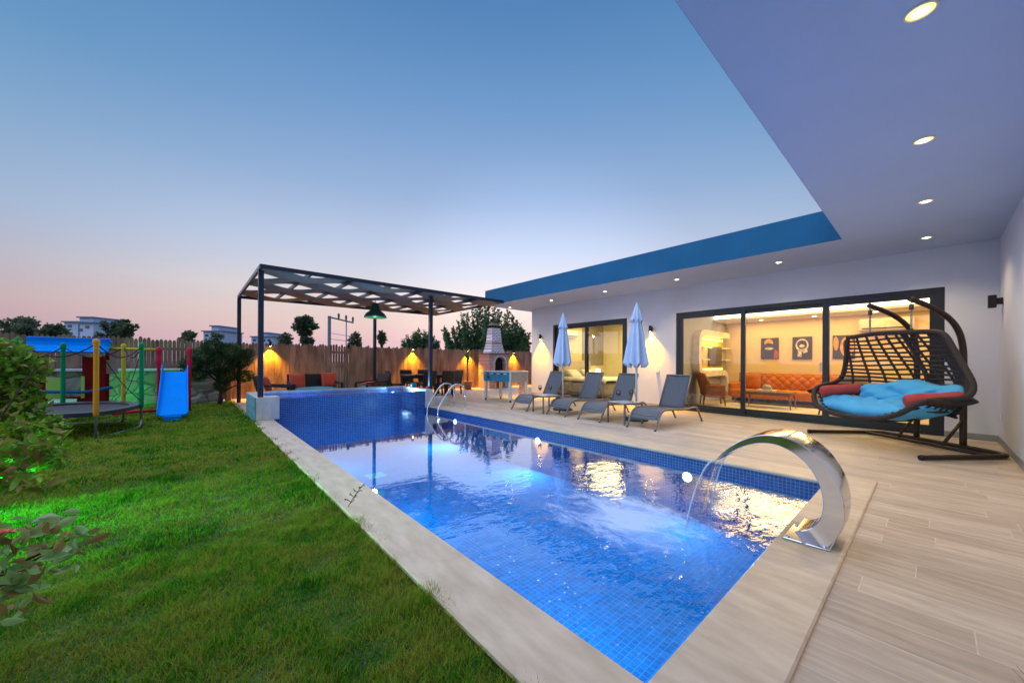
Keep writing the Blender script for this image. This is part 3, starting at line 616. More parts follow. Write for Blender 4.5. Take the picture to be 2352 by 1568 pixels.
# ------------------------------------------------------------------ recessed ceiling lights
warmW = (1.0, .86, .58)
dl = empty('ceiling_spotlight', (8.39, .04, ZC), 0, None, 'ceiling light', 'recessed spotlights in the terrace ceiling')
rim_m = M('spot_rim', (.85, .78, .6), rough=.35, metal=.2); glow = emis('spot_glow', (1.0, .86, .50), 14); glare_ = emis('spot_glare_ring', (1.0, .66, .20), 2.2)
MB().lathe([(.066, 0), (.066, -.006), (.058, -.010), (.056, -.004), (.054, 0)], n=24).build('rim', rim_m, dl)
MB().lathe([(.056, -.002), (.040, -.006), (.035, -.006)], n=24).build('glare_ring', glare_, dl)  # glowing amber ring added round the bulb, standing for its glare
MB().lathe([(.036, -.007), (.022, -.012), (.004, -.014)], n=20).build('bulb', glow, dl)
dl['label'] = 'recessed ceiling spotlight nearest the inner corner of the terrace walls'
spots = [((2.99, .04), 'largest and nearest ceiling spotlight, at the top edge'), ((4.73, .04), 'second ceiling spotlight from the top edge over the terrace'),
         ((6.52, .04), 'third ceiling spotlight from the top edge over the terrace'), ((8.39, 1.90), 'ceiling spotlight above the middle pane of the living room door'),
         ((8.39, 3.84), 'ceiling spotlight above the left end of the living room door'), ((8.39, 5.78), 'ceiling spotlight above the right end of the bedroom door'),
         ((8.39, 7.73), 'ceiling spotlight above the left half of the bedroom door'), ((8.39, 9.69), 'smallest ceiling spotlight at the far end of the roof')]
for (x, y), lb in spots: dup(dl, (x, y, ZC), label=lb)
for (x, y) in [(8.39, .04)]+[s_[0] for s_ in spots]:
    lamp_spot('ceiling_lamp', (x, y, ZC-.02), 85, (1, .78, .42), 125, .8, .03)

# ------------------------------------------------------------------ wall lamps
black = M('black_metal', (.012, .012, .015), rough=.45, metal=.4)
def wall_lamp(name, label, lit=True):
    e = empty(name, (0, 0, 0), 0, label, 'wall lamp', 'black wall lamps')
    MB().box(-.045, -.002, -.03, .03, .04, .12, .003).build('bracket', black, e)
    MB().box(-.105, -.046, -.035, .035, 0, .16, .004).build('lamp_body', black, e)
    if lit: MB().lathe([(.024, -.001), (.015, -.004), (.003, -.005)], (-.075, 0, 0), 14).build('bulb', emis('amber_glow', (1, .74, .22), 60), e)
    return e
wl = wall_lamp('wall_lamp', 'lit black wall lamp on the white wall left of the bedroom door'); wl.location = (XW, 9.01, 1.98)
dup(wl, (XW, 4.91, 1.99), label='lit black wall lamp half hidden behind the larger closed parasol')
wu = wall_lamp('wall_lamp', 'unlit black box lamp on the side wall by the terrace corner', False); wu.scale = (1.3, 1.6, 1.15); wu.location = (8.86, -.70, 1.99); wu.rotation_euler = (0, 0, -math.pi/2)
for y, z in ((9.01, 1.97), (4.91, 1.98)):
    lamp_spot('wall_lamp_light', (XW-.080, y, z-.02), 520, (1, .50, .005), 92, 1.0, .012)
YF = 14.0
fl = wall_lamp('fence_lamp', 'lit fence lamp behind the left corner post of the pergola'); fl['group'] = 'black lamps on the wooden fence'
fl.location = (1.92, YF, 1.64); fl.rotation_euler = (0, 0, math.pi/2)
fence_l = [(1.92, 1), (4.31, 0), (6.84, 1), (9.56, 1), (12.35, 1)]
dup(fl, (6.84, YF, 1.66), label='lit fence lamp shining above the dark dining chairs')
dup(fl, (9.56, YF, 1.68), label='lit fence lamp glowing behind the potted yucca')
dup(fl, (12.35, YF, 1.66), label='lit fence lamp to the right of the brick barbecue')
fu = wall_lamp('fence_lamp', 'unlit fence lamp between the corner posts of the pergola', False); fu['group'] = 'black lamps on the wooden fence'; fu.location = (4.31, YF, 1.64); fu.rotation_euler = (0, 0, math.pi/2)
for x, on in fence_l:
    if on: lamp_spot('fence_lamp_light', (x, YF-.085, 1.60), 620, (1, .42, .008), 98, .8, .012)
# small white socket on the wall
so_ = MB().box(XW-.035, XW-.001, 4.70, 4.78, .90, .98, .004).build('outdoor_socket', M('white_plastic', (.8, .8, .8), rough=.4)); tag(so_, 'small white socket box low on the wall between the glass doors', 'socket')
so2 = MB().box(8.95, 9.03, -.699, -.690, .35, .43, .003).build('wall_switch', MATS['white_plastic']); tag(so2, 'flat pale switch plate low on the side wall', 'switch')

# ------------------------------------------------------------------ fence, stone wall
wood = M('fence_wood', (.16, .095, .062), col2=(.30, .19, .125), rough=.8, var=.25, vscale=1.6, stretch=(3.2, 3.2, .7), bump=.4, bscale=18)
fence = empty('wooden_fence', (0, YF, 0), 0, 'tall brown picket fence of close vertical boards with jagged tops', 'fence')
fence.location = (0, 0, 0)
mb = MB(); x = -7.0; k = 0
while x < 15.0:
    w_ = .072+.012*random.random(); tight = x > 4.6
    gap = .004 if tight or random.random() < .7 else (.006+.006*random.random())
    if 3.55 < x < 4.25: gap = .016
    zt = 1.74+random.uniform(-.045, .035)+(.03 if x < .5 else 0); yo = random.uniform(-.004, .004)
    x1 = x+w_; c_ = (x+x1)/2
    prof = [(x, .0), (x1, .0), (x1, zt-.05), (x1-.010, zt-.018), (c_+.015, zt), (c_-.015, zt), (x+.012, zt-.022), (x, zt-.055)]
    mb.extr(prof, lambda a, b, t: (a, t, b), YF+.002+yo, YF+.020+yo)
    x = x1+gap
bo_ = sub(mb, 'board_panel', wood, fence)
mb = MB()
for z in (.35, .95, 1.45): mb.box(-7, 15, YF+.026, YF+.065, z, z+.07)
sub(mb, 'rail', wood, fence)
for x in np.arange(-6.5, 15, 2.45): sub(MB().box(x, x+.09, YF+.066, YF+.15, -.05, 1.6), 'post', wood, fence)
# stone wall in front of the fence at the end of the lawn
mt, N, L = newmat('rubble_stone'); o = N('ShaderNodeOutputMaterial'); p = N('ShaderNodeBsdfPrincipled'); g = N('ShaderNodeNewGeometry')
mp = N('ShaderNodeMapping'); mp.inputs['Scale'].default_value = (2.6, 1, 3.9); L(g.outputs['Position'], mp.inputs[0])
nd = N('ShaderNodeTexNoise'); nd.inputs['Scale'].default_value = 2; L(mp.outputs[0], nd.inputs[0]); av = N('ShaderNodeVectorMath'); av.operation = 'MULTIPLY_ADD'; av.inputs[1].default_value = (.5, 0, .5)
L(nd.outputs['Color'], av.inputs[0]); L(mp.outputs[0], av.inputs[2])
vo = N('ShaderNodeTexVoronoi'); vo.feature = 'DISTANCE_TO_EDGE'; vo.inputs['Scale'].default_value = 1; L(av.outputs[0], vo.inputs['Vector'])
vc = N('ShaderNodeTexVoronoi'); vc.inputs['Scale'].default_value = 1; L(av.outputs[0], vc.inputs['Vector'])
rr = N('ShaderNodeValToRGB'); rr.color_ramp.elements[0].color = (.22, .19, .18, 1); rr.color_ramp.elements[1].color = (.42, .38, .37, 1); sx_ = N('ShaderNodeSeparateColor'); L(vc.outputs['Color'], sx_.inputs[0]); L(sx_.outputs[0], rr.inputs[0])
er = N('ShaderNodeMapRange'); er.inputs[1].default_value = 0; er.inputs[2].default_value = .09; L(vo.outputs['Distance'], er.inputs[0])
mxx = N('ShaderNodeMix'); mxx.data_type = 'RGBA'; L(er.outputs[0], mxx.inputs['Factor']); mxx.inputs['A'].default_value = (.10, .09, .09, 1); L(rr.outputs[0], mxx.inputs['B'])
L(mxx.outputs['Result'], p.inputs['Base Color']); p.inputs['Roughness'].default_value = .8
bp = N('ShaderNodeBump'); bp.inputs['Strength'].default_value = .8; bp.inputs['Distance'].default_value = .04; e2 = N('ShaderNodeMapRange'); e2.inputs[2].default_value = .35; L(vo.outputs['Distance'], e2.inputs[0])
nn_ = N('ShaderNodeTexNoise'); nn_.inputs['Scale'].default_value = 14; nn_.inputs['Detail'].default_value = 5; L(g.outputs['Position'], nn_.inputs[0]); ad_ = N('ShaderNodeMath'); ad_.operation = 'MULTIPLY_ADD'; ad_.inputs[1].default_value = .35
L(nn_.outputs[0], ad_.inputs[0]); L(e2.outputs[0], ad_.inputs[2]); L(ad_.outputs[0], bp.inputs['Height']); L(bp.outputs[0], p.inputs['Normal']); L(p.outputs[0], o.inputs[0])
sw = empty('stone_wall', (0, 0, 0), 0, 'low rubble stone wall with pale cap at the end of the lawn', 'wall')
mb = MB(); mb.grid(lambda a, b: (-7+a*7.72, 13.56+.03*math.sin(a*90)*math.sin(b*9+a*30), -.1+b*.98), 90, 10, True); sub(mb, 'stone_face', MATS['rubble_stone'], sw)
sub(MB().box(-7, .72, 13.60, 13.96, -.1, .88), 'wall_core', M('wall_mortar', (.2, .19, .18), rough=.9), sw)
sub(MB().box(-7, .76, 13.50, 13.98, .882, .94, .008), 'cap', M('cap_stone', (.55, .54, .56), rough=.6), sw)
# short timber upright closing the end of the stone wall
tp = MB().box(.78, .90, 13.50, 13.93, -.05, 1.30, .01).build('timber_post', M('orange_timber', (.38, .17, .06), rough=.7, var=.2, vscale=9, stretch=(1, 1, .1))); tag(tp, 'thick orange brown timber upright at the end of the stone wall', 'post')

# green garden floods
def flood(x, y, z, aim, e, ang=120, label=''):
    o = empty('garden_light', (x, y, -.045), 0, label, 'garden light', 'green garden spotlights')
    MB().tube([(0, 0, -.05), (0, 0, z)], .008, 8).build('spike', black, o)
    d = (Vector(aim)-Vector((x, y, z))).normalized(); q = d.to_track_quat('Z', 'Y').to_matrix()
    MB().lathe([(.02, -.05), (.035, -.04), (.045, .02), (.045, .03)], (0, 0, z+.03), 16, axis=q).build('lamp_head', black, o)
    MB().lathe([(.040, .031), (.01, .034)], (0, 0, z+.03), 16, axis=q).build('lens', emis('green_lens', (.05, 1, .15), 18), o)
    lamp_spot('green_lamp', Vector((x, y, z))+d*.06, e, (.02, 1, .10), ang, 1.0, .02, None, d)
flood(-1.25, 12.7, .10, (-1.05, 13.7, .40), 26, 125, 'green garden spotlight at the foot of the stone wall')
flood(-2.0, 4.75, .34, (-.90, 4.30, -.10), 400, 74, 'green garden spotlight shining across the lawn from beyond the left bush')
flood(-1.95, 4.35, .34, (-.95, 3.95, -.10), 220, 70, 'green garden spotlight between the left bush and the rose bush')
flood(-1.02, 3.98, .04, (-.98, 4.1, 1.0), 130, 84, 'green garden spotlight under the large leafy bush')

# ------------------------------------------------------------------ pergola
dark = M('pergola_steel', (.022, .027, .045), rough=.45, metal=.2, var=.1)
cloth_m = M('taupe_shade_cloth', (.27, .19, .13), rough=.9, var=.15, vscale=12, bump=.2, bscale=60)
pg = empty('pergola', (0, 0, 0), 0, 'dark steel pergola with woven strips of taupe shade cloth', 'pergola')
ZP = 3.0
for x, y, zb in ((1.03, 8.63, .45), (4.82, 8.80, -.02), (1.03, 12.9, -.02), (4.82, 12.75, -.02)):
    sub(MB().box(x-.045, x+.045, y-.045, y+.045, zb, ZP-.081, .004), 'post', dark, pg)
X0, X1, Y0, Y1 = .985, 7.02, 8.40, 12.85
def yb(x): return Y1-.45*(x-X0)/(X1-X0)
sub(MB().bar((X0, Y0, ZP-.04), (X1, Y0, ZP-.04), .05, .08), 'long_beam', dark, pg); sub(MB().bar((X0, yb(X0), ZP-.04), (X1, yb(X1), ZP-.04), .05, .08), 'long_beam', dark, pg)
xs_ = np.linspace(X0+.02, X1-.02, 8)
for i, x in enumerate(xs_): sub(MB().bar((x, Y0+.026, ZP-.04-.0005*i), (x, yb(x)-.026, ZP-.04-.0005*i), .045 if 0 < i < 7 else .05, .075), 'cross_beam', dark, pg)
# cloth strips run lengthwise and weave over and under the cross beams
for k in range(5):
    y0 = Y0+.05+k*.876
    def fn(a, b, k=k, y0=y0):
        x = X0+.04+a*(X1-X0-.08); ph = (x-xs_[0])/(xs_[1]-xs_[0]); s_ = math.cos(math.pi*ph+math.pi*(k % 2))
        gp = .015+.165*abs(math.cos(math.pi*ph))**1.15*(1 if (round(ph)+k) % 2 else .62)
        yy = y0+gp*.5+b*(.876-gp)+.03*math.sin(ph*1.3+k*1.7)-.45*(x-X0)/(X1-X0)*((y0-Y0)/(Y1-Y0))
        return (x, yy, ZP-.04+s_*.052-.035*math.sin(b*math.pi)*(1-abs(s_)))
    sub(MB().sheet(fn, 90, 6, .004), 'cloth_strip', cloth_m, pg)
# green pendant lamp
gr = M('green_enamel', (.012, .10, .075), rough=.3, coat=.4)
pl = empty('pendant_lamp', (4.06, 10.7, 0), 0, 'green enamel pendant lamp hanging under the pergola roof', 'pendant lamp')
sub(MB().tube([(0, 0, 2.82), (0, 0, 2.97)], .008, 8), 'cord', black, pl)
sub(MB().lathe([(.02, 2.86), (.10, 2.85), (.115, 2.82), (.12, 2.70), (.16, 2.64), (.25, 2.57), (.30, 2.50), (.315, 2.44), (.30, 2.44), (.24, 2.55), (.10, 2.66)], n=32), 'lamp_shade', gr, pl)
sub(MB().lathe([(.02, 2.64), (.05, 2.58), (.055, 2.53), (.03, 2.49), (.003, 2.48)], n=16), 'bulb', emis('pendant_bulb', (.75, 1, .45), 4), pl)
lamp_point('pendant_light', (4.06, 10.7, 2.44), 22, (1, .80, .5), .06)
# ------------------------------------------------------------------ sun loungers
fr_m = M('lounger_frame', (.20, .17, .155), rough=.45, metal=.25, var=.08)
sling = M('grey_mesh_sling', (.12, .135, .16), rough=.75, var=.06, vscale=30, bump=.3, bscale=400, alpha=.90)
def lounger():
    e = empty('sun_lounger', (0, 0, 0), 0, None, 'sun lounger', 'grey mesh sun loungers beside the pool')
    W2 = .275
    side = [(0, .0), (.05, .07), (.13, .20), (.20, .285), (.28, .325), (.40, .335), (.8, .315), (1.15, .295), (1.42, .30), (1.56, .295), (1.64, .26), (1.74, .14), (1.85, .0)]
    pts = cat(side, 4)
    for s_ in (-1, 1):
        MB().tube([(p.x, s_*W2, p.y) for p in pts], .017, 8, flat=1.35).build('side_rail', fr_m, e)
        MB().lathe([(.022, -.002), (.022, .02)], (.006, s_*W2, 0), 10).build('foot', black, e)
        MB().lathe([(.022, -.002), (.022, .02)], (1.845, s_*W2, 0), 10).build('foot', black, e)
    for x, z in ((.16, .235), (1.10, .285), (1.50, .285)): MB().tube([(x, -W2, z), (x, W2, z)], .012, 8).build('crossbar', fr_m, e)
    sp = [p for p in pts if p.y > .16 and p.x < 1.10]
    def f(a, b):
        q = a*(len(sp)-1); i = min(int(q), len(sp)-2); t = q-i; p = sp[i].lerp(sp[i+1], t)
        return (p.x, (b-.5)*2*(W2-.012), p.y-.012*math.sin(b*math.pi)+.004)
    MB().sheet(f, 30, 9, .003).build('seat_sling', sling, e)
    bx0, bz0, bx1, bz1 = 1.10, .30, 1.42, .93
    bf = MB()
    for s_ in (-1, 1): bf.tube([(bx0, s_*(W2-.03), bz0), (bx0+.16, s_*(W2-.03), bz0+.32), (bx1, s_*(W2-.03), bz1)], .014, 8)
    bf.tube([(bx1, -(W2-.03), bz1), (bx1, W2-.03, bz1)], .014, 8); bk = bf.build('back_frame', fr_m, e)
    MB().sheet(lambda a, b: (bx0+(bx1-bx0)*a+.02*math.sin(math.pi*b)*.6, (b-.5)*2*(W2-.035), bz0+(bz1-bz0)*a), 12, 7, .003).build('back_sling', sling, e)
    for s_ in (-1, 1): MB().tube([(1.27, s_*(W2-.06), .62), (1.42, s_*(W2-.06), .31)], .009, 6).build('back_support', fr_m, e)
    return e
lo = lounger(); lo.location = (6.02, 3.39, -.02); lo.rotation_euler = (0, 0, R_(-1.5)); lo['label'] = 'nearest grey sun lounger, in front of the living room door'
for x, y, a, lb in ((6.05, 4.55, -2, 'third sun lounger from the left, beside the white pole of the larger parasol'), (6.10, 5.48, -1.5, 'second sun lounger from the left, its raised back before the bedroom door'),
                    (6.06, 6.65, 0, 'farthest sun lounger, beside the smaller parasol, nearest the foosball table')):
    dup(lo, (x, y, -.02), R_(a), lb)

# side tables with wine
tb_m = M('side_table_frame', (.18, .16, .15), rough=.45, metal=.25); top_m = M('side_table_top', (.62, .60, .60), rough=.2, var=.03)
def side_table():
    e = empty('side_table', (0, 0, 0), 0, None, 'side table', 'low square tables between the loungers')
    h = .41; s = .225
    for a in (-1, 1):
        for b in (-1, 1): MB().box(a*s-.014, a*s+.014, b*s-.014, b*s+.014, 0, h-.03, .002).build('leg', tb_m, e)
    MB().box(-s-.015, s+.015, -s-.015, s+.015, h-.029, h-.004, .003).build('frame', tb_m, e)
    MB().box(-s, s, -s, s, h-.003, h+.004, .002).build('table_top', top_m, e)
    return e
T1 = (6.33, 5.98); T2 = (6.42, 3.95)
st = side_table(); st.location = (*T1, -.02); st.rotation_euler = (0, 0, R_(-14)); st['label'] = 'low square side table between the two farthest loungers'
dup(st, (*T2, -.02), R_(-14), 'low square side table between the two nearest loungers')
gl_m = glassmat('wine_glass', ior=1.5); wine = M('red_wine', (.16, .004, .012), rough=.08, spec=.6)
def glass():
    e = empty('wine_glass', (0, 0, 0), 0, None, 'wine glass', 'glasses of red wine')
    MB().lathe([(.036, 0), (.035, .003), (.006, .008), (.004, .02), (.004, .095), (.012, .105), (.034, .130), (.042, .158), (.040, .190), (.034, .222), (.0335, .222), (.0385, .190), (.0405, .158), (.033, .131), (.010, .107)], n=20).build('glass', gl_m, e)
    MB().lathe([(.004, .107), (.030, .131), (.038, .155), (.0385, .172), (.001, .173)], n=20).build('wine', wine, e)
    return e
g0 = glass(); zt_ = -.02+.415
g0.location = (T1[0]-.12, T1[1]+.09, zt_); g0['label'] = 'left glass of red wine on the farther side table'
for x, y, lb in ((T1[0]+.07, T1[1]-.06, 'right glass of red wine on the farther side table'), (T2[0]-.10, T2[1]+.08, 'left glass of red wine on the nearer side table'), (T2[0]+.10, T2[1]-.08, 'right glass of red wine on the nearer side table')):
    dup(g0, (x, y, zt_), label=lb)

# ------------------------------------------------------------------ closed parasols
can_m = M('parasol_cloth', (.52, .64, .86), rough=.85, var=.04, vscale=8, bump=.15, bscale=120)
pole_m = M('white_pole', (.70, .72, .78), rough=.35)
def parasol(r, label, top=2.40, bot=1.12, loc=(0, 0)):
    e = empty('parasol', (loc[0], loc[1], -.02), 0, label, 'parasol', 'closed parasols between the loungers')
    MB().tube([(0, 0, .06), (0, 0, top-.03)], .021, 14).build('pole', pole_m, e)
    MB().lathe([(.24, 0), (.24, .035), (.20, .06), (.05, .075), (.035, .14), (.026, .15)], n=28).build('base', M('parasol_base', (.05, .07, .08), rough=.6), e)
    N_ = 8
    def f(a, b):
        t = b; ang = 2*math.pi*a
        z = top-.06-(top-.06-bot)*t
        prof = r*(.12+.88*t**.75)*(1-.10*math.exp(-((t-.32)/.10)**2))
        fold = 1+.26*t**.4*math.cos(N_*ang)+.08*math.sin(5*ang+3*t)+.05*math.cos(16*ang+2)*t
        z += .045*t**6*math.cos(N_*ang)
        return (prof*fold*math.cos(ang), prof*fold*math.sin(ang), z)
    MB().sheet(f, 145, 34, .004).build('canopy', can_m, e)
    def f2(a, b):
        ang = 2*math.pi*a; z = top-.01-.36*b; rr = r*(.06+.50*b**.8)*(1+.16*b*math.cos(N_*ang+.4)+.05*math.sin(3*ang)); z += .03*b**5*math.cos(N_*ang)
        return (rr*math.cos(ang), rr*math.sin(ang), z)
    MB().sheet(f2, 97, 12, .003).build('vent_cap', can_m, e)
    MB().lathe([(.014, top-.03), (.022, top-.015), (.012, top+.01), (.003, top+.025)], n=12).build('finial', pole_m, e)
    return e
parasol(.185, 'smaller closed pale blue parasol, in front of the bedroom door', loc=(6.98, 6.03))
parasol(.205, 'larger closed pale blue parasol, between the two glass doors', loc=(6.90, 3.98))

# ------------------------------------------------------------------ football table
ft = empty('football_table', (7.0, 8.05, -.02), R_(4), 'blue and white table football game on white legs near the wall', 'game table')
blue_p = M('blue_panel', (.02, .20, .36), rough=.4, coat=.3); white_p = M('cream_laminate', (.66, .68, .66), rough=.4)
def fbox(n, m_, *a, par=ft, bv=.004): return MB().box(*a, bv).build(n, m_, par)
w_, l_ = .76, 1.20   # x depth, y length
fbox('side_panel', blue_p, 0, .02, 0, l_, .60, .885); fbox('side_panel', white_p, w_-.02, w_, 0, l_, .60, .885)
fbox('end_panel', M('grey_panel', (.33, .36, .38), rough=.45), .021, w_-.021, 0, .02, .60, .885); fbox('end_panel', white_p, .021, w_-.021, l_-.02, l_, .60, .885)
mb = MB(); mb.box(-.012, .03, -.012, l_+.012, .886, .908, .003).box(w_-.03, w_+.012, -.012, l_+.012, .886, .908, .003).box(.031, w_-.031, -.012, .03, .886, .908, .003).box(.031, w_-.031, l_-.03, l_+.012, .886, .908, .003); mb.build('top_rail', white_p, ft)
fbox('playing_field', M('green_field', (.05, .22, .08), rough=.6), .022, w_-.022, .022, l_-.022, .74, .752, bv=0)
fbox('corner_trim', white_p, -.006, .035, -.006, .035, .595, .885); fbox('corner_trim', white_p, -.006, .035, l_-.035, l_+.006, .595, .885)
for a in (.02, w_-.10):
    for b in (.02, l_-.10):
        lg = fbox('leg', white_p, a, a+.08, b, b+.08, .06, .60); fbox('leveller', black, a+.02, a+.06, b+.02, b+.06, 0, .059, par=lg)
fbox('score_window', black, -.004, .002, .92, 1.0, .68, .76, bv=0)
for i in range(4):
    y = .15+i*.3; mb = MB(); mb.tube([(-.16, y, .835), (w_+.10, y, .835)], .008, 8); ro = mb.build('rod', steel, ft)
    MB().tube([(-.24, y, .835), (-.15, y, .835)], .015, 10).build('grip', black, ro)

# ------------------------------------------------------------------ brick barbecue
bb = empty('brick_barbecue', (0, 0, 0), 0, 'red brick garden barbecue with arched opening and tapered chimney', 'barbecue')
br_f = brick('barbecue_brick', ('x', 'z'), .20, .062, (.28, .12, .08), (.40, .20, .14), (.62, .56, .56), mortar=.009, offset=.5, rough=.8, noise=.2, bump=.5)
br_s = brick('barbecue_brick_side', ('y', 'z'), .20, .062, (.28, .12, .08), (.40, .20, .14), (.62, .56, .56), mortar=.009, offset=.5, rough=.8, noise=.2, bump=.5)
bx0, bx1, by0, by1 = 9.98, 11.12, 12.9, 13.7
ocx = 10.60; hw = .31; zb_, zs = .72, 1.10
arch = [(ocx+hw*math.cos(t), zs+hw*math.sin(t)) for t in np.linspace(0, math.pi, 15)]
mb = MB(); F_ = lambda a, b, t: (a, t, b)
mb.extr([(bx0, -.05), (ocx-hw, -.05), (ocx-hw, .58), (ocx-hw, zs)]+[] + [(ocx-hw, 1.52), (bx0, 1.52)], F_, by0, by1)
mb.extr([(ocx+hw, -.05), (bx1, -.05), (bx1, 1.52), (ocx+hw, 1.52)], F_, by0, by1)
for i in range(len(arch)-1):
    (x1, z1), (x0, z0) = arch[i], arch[i+1]; mb.extr([(x0, z0), (x1, z1), (x1, 1.52), (x0, 1.52)], F_, by0+.001, by1)
sub(mb, 'body', br_f, bb)
sub(MB().box(ocx-hw+.001, ocx+hw-.001, by0+.20, by1-.02, .705, 1.45), 'firebox', M('black_liner', (.012, .010, .010), rough=1), bb)  # black liner block set forward to darken the inside of the opening
sub(MB().box(ocx-hw-.02, ocx+hw+.02, by0-.03, by1-.1, .62, .70, .004), 'shelf', M('grey_slab', (.25, .24, .24), rough=.7), bb)
mb = MB()
for i in range(13):
    t = math.pi*(i+.5)/13; c = (ocx+(hw+.045)*math.cos(t), by0-.008, zs+(hw+.045)*math.sin(t)); mb.xbox(c, (.085, .05, .075), Matrix.Rotation(-t, 3, 'Y'), .004)
for sgn in (-1, 1):
    for k in range(5): mb.box(ocx+sgn*(hw+.045)-.042, ocx+sgn*(hw+.045)+.042, by0-.033, by0-.002, .72+k*.078, .72+k*.078+.068, .004)
sub(mb, 'arch_bricks', M('arch_brick', (.58, .48, .46), rough=.8, var=.25, vscale=20), bb)
sub(MB().box(bx0-.04, bx1+.04, by0-.04, by1+.02, 1.521, 1.57, .005), 'ledge', M('brown_ledge', (.16, .08, .05), rough=.7), bb)
def taper(mb, x0, x1, y0, y1, z0, X0, X1, Y0, Y1, z1):
    return mb.add([(x0, y0, z0), (x1, y0, z0), (x1, y1, z0), (x0, y1, z0), (X0, Y0, z1), (X1, Y0, z1), (X1, Y1, z1), (X0, Y1, z1)], [(3, 2, 1, 0), (4, 5, 6, 7), (0, 1, 5, 4), (1, 2, 6, 5), (2, 3, 7, 6), (3, 0, 4, 7)])
mb = MB(); taper(mb, 10.14, 10.93, 12.98, 13.6, 1.572, 10.24, 10.82, 13.05, 13.5, 2.06); taper(mb, 10.24, 10.82, 13.05, 13.5, 2.061, 10.30, 10.76, 13.1, 13.46, 2.72)
sub(mb, 'chimney', brick('chimney_brick', ('x', 'z'), .19, .075, (.30, .17, .16), (.42, .27, .26), (.78, .76, .84), mortar=.017, offset=.5, rough=.8, noise=.2, bump=.5), bb)
sub(MB().box(10.225, 10.835, 13.03, 13.52, 2.03, 2.085, .004), 'brick_course', M('red_course', (.40, .13, .09), rough=.8, var=.2, vscale=15), bb)
for x in (10.33, 10.70):
    for y in (13.12, 13.40): sub(MB().box(x, x+.04, y, y+.04, 2.721, 2.84), 'cowl_post', M('sooty_post', (.03, .02, .02), rough=.9), bb)
sub(taper(MB(), 10.28, 10.78, 13.08, 13.48, 2.841, 10.40, 10.66, 13.2, 13.36, 2.97), 'cowl', M('cowl_tile', (.17, .09, .07), rough=.8), bb)
# brick upright glimpsed behind the football table, beside the house
bp_ = MB().box(8.98, 9.2, 9.62, 9.85, -.02, .86, .003).build('brick_pillar', br_f); tag(bp_, 'low brick pillar between the football table and the white wall', 'pillar')

# ------------------------------------------------------------------ potted yucca
yu = empty('potted_yucca', (9.02, 13.2, -.02), 0, 'yucca with thin stem in a terracotta pot, lit by the fence lamp', 'potted plant')
sub(MB().lathe([(.17, 0), (.21, .30), (.235, .30), (.24, .36), (.215, .36), (.20, .30)], n=28), 'pot', M('terracotta', (.36, .15, .09), rough=.8, var=.12), yu)
sub(MB().lathe([(.2, .315), (.01, .33)], n=20), 'soil', M('potting_soil', (.03, .02, .012), rough=1), yu)
sub(MB().tube([(0, 0, .3), (.015, .01, .7), (-.01, 0, 1.15), (.01, 0, 1.33)], [.035, .03, .028, .03], 10), 'stem', M('yucca_bark', (.20, .13, .07), rough=.9, var=.3, vscale=20, bump=.6), yu)
mb = MB()
for i in range(64):
    az = i*2.399; el = -0.35+1.75*(i/64)**.8; ln = .50+.1*random.random(); d = Vector((math.cos(az)*math.cos(el), math.sin(az)*math.cos(el), math.sin(el)))
    s = Vector((-math.sin(az), math.cos(az), 0)); p0 = Vector((0, 0, 1.24+.1*(i/64))); vs = []
    for k in range(5):
        t = k/4; p = p0+d*ln*t+Vector((0, 0, -.10*t*t)); w = .020*(1-t)**.6+.001; vs += [p-s*w, p+s*w]
    mb.add(vs, [(2*k, 2*k+1, 2*k+3, 2*k+2) for k in range(4)])
mb.build('crown', leafmat('yucca_leaf', (.08, .13, .03), (.16, .20, .05), scale=6), yu)

# ------------------------------------------------------------------ rattan sofa set and dining set
rat = M('dark_rattan', (.018, .012, .012), rough=.6, var=.4, vscale=60, bump=.7, bscale=90, stretch=(1, 1, 2.5))
tq = M('turquoise_cushion', (.10, .42, .50), rough=.9, var=.05); org = M('orange_cushion', (.75, .10, .05), rough=.9, var=.06)
def cushion(name, c, sz, m_, par=None, rot=None, puff=.35):
    """pillow: a box grid pulled in at the seams"""
    n = 9; mb = MB(); r = rot or Matrix.Identity(3)
    def P(a, b, s_):
        u, v = a*2-1, b*2-1; e = (1-abs(u)**3.2)*(1-abs(v)**3.2); e = max(e, 0)**.55
        x = u*sz[0]/2*(1-.06*abs(v)**2*0-.05*(1-e)); y = v*sz[1]/2; z = s_*sz[2]/2*(.12+.88*e)
        wr = .008*math.sin(u*7+v*3)*e
        return Vector(c)+r @ Vector((x, y, z+wr))
    mb.grid(lambda a, b: P(a, b, 1), n*2, n*2); mb.grid(lambda a, b: P(1-a, b, -1), n*2, n*2)
    k = n*2; 
    ring_t = [i for i in range(k)]+[(j+1)*k-1 for j in range(1, k)]+[k*k-1-i for i in range(1, k)]+[(k-1-j)*k for j in range(1, k-1)]
    def mir(i): j, a = divmod(i, k); return k*k+j*k+(k-1-a)
    for q in range(len(ring_t)):
        a, b = ring_t[q], ring_t[(q+1) % len(ring_t)]; mb.f.append((a, mir(a), mir(b), b)); mb.sm.append(True)
    return mb.build(name, m_, par)
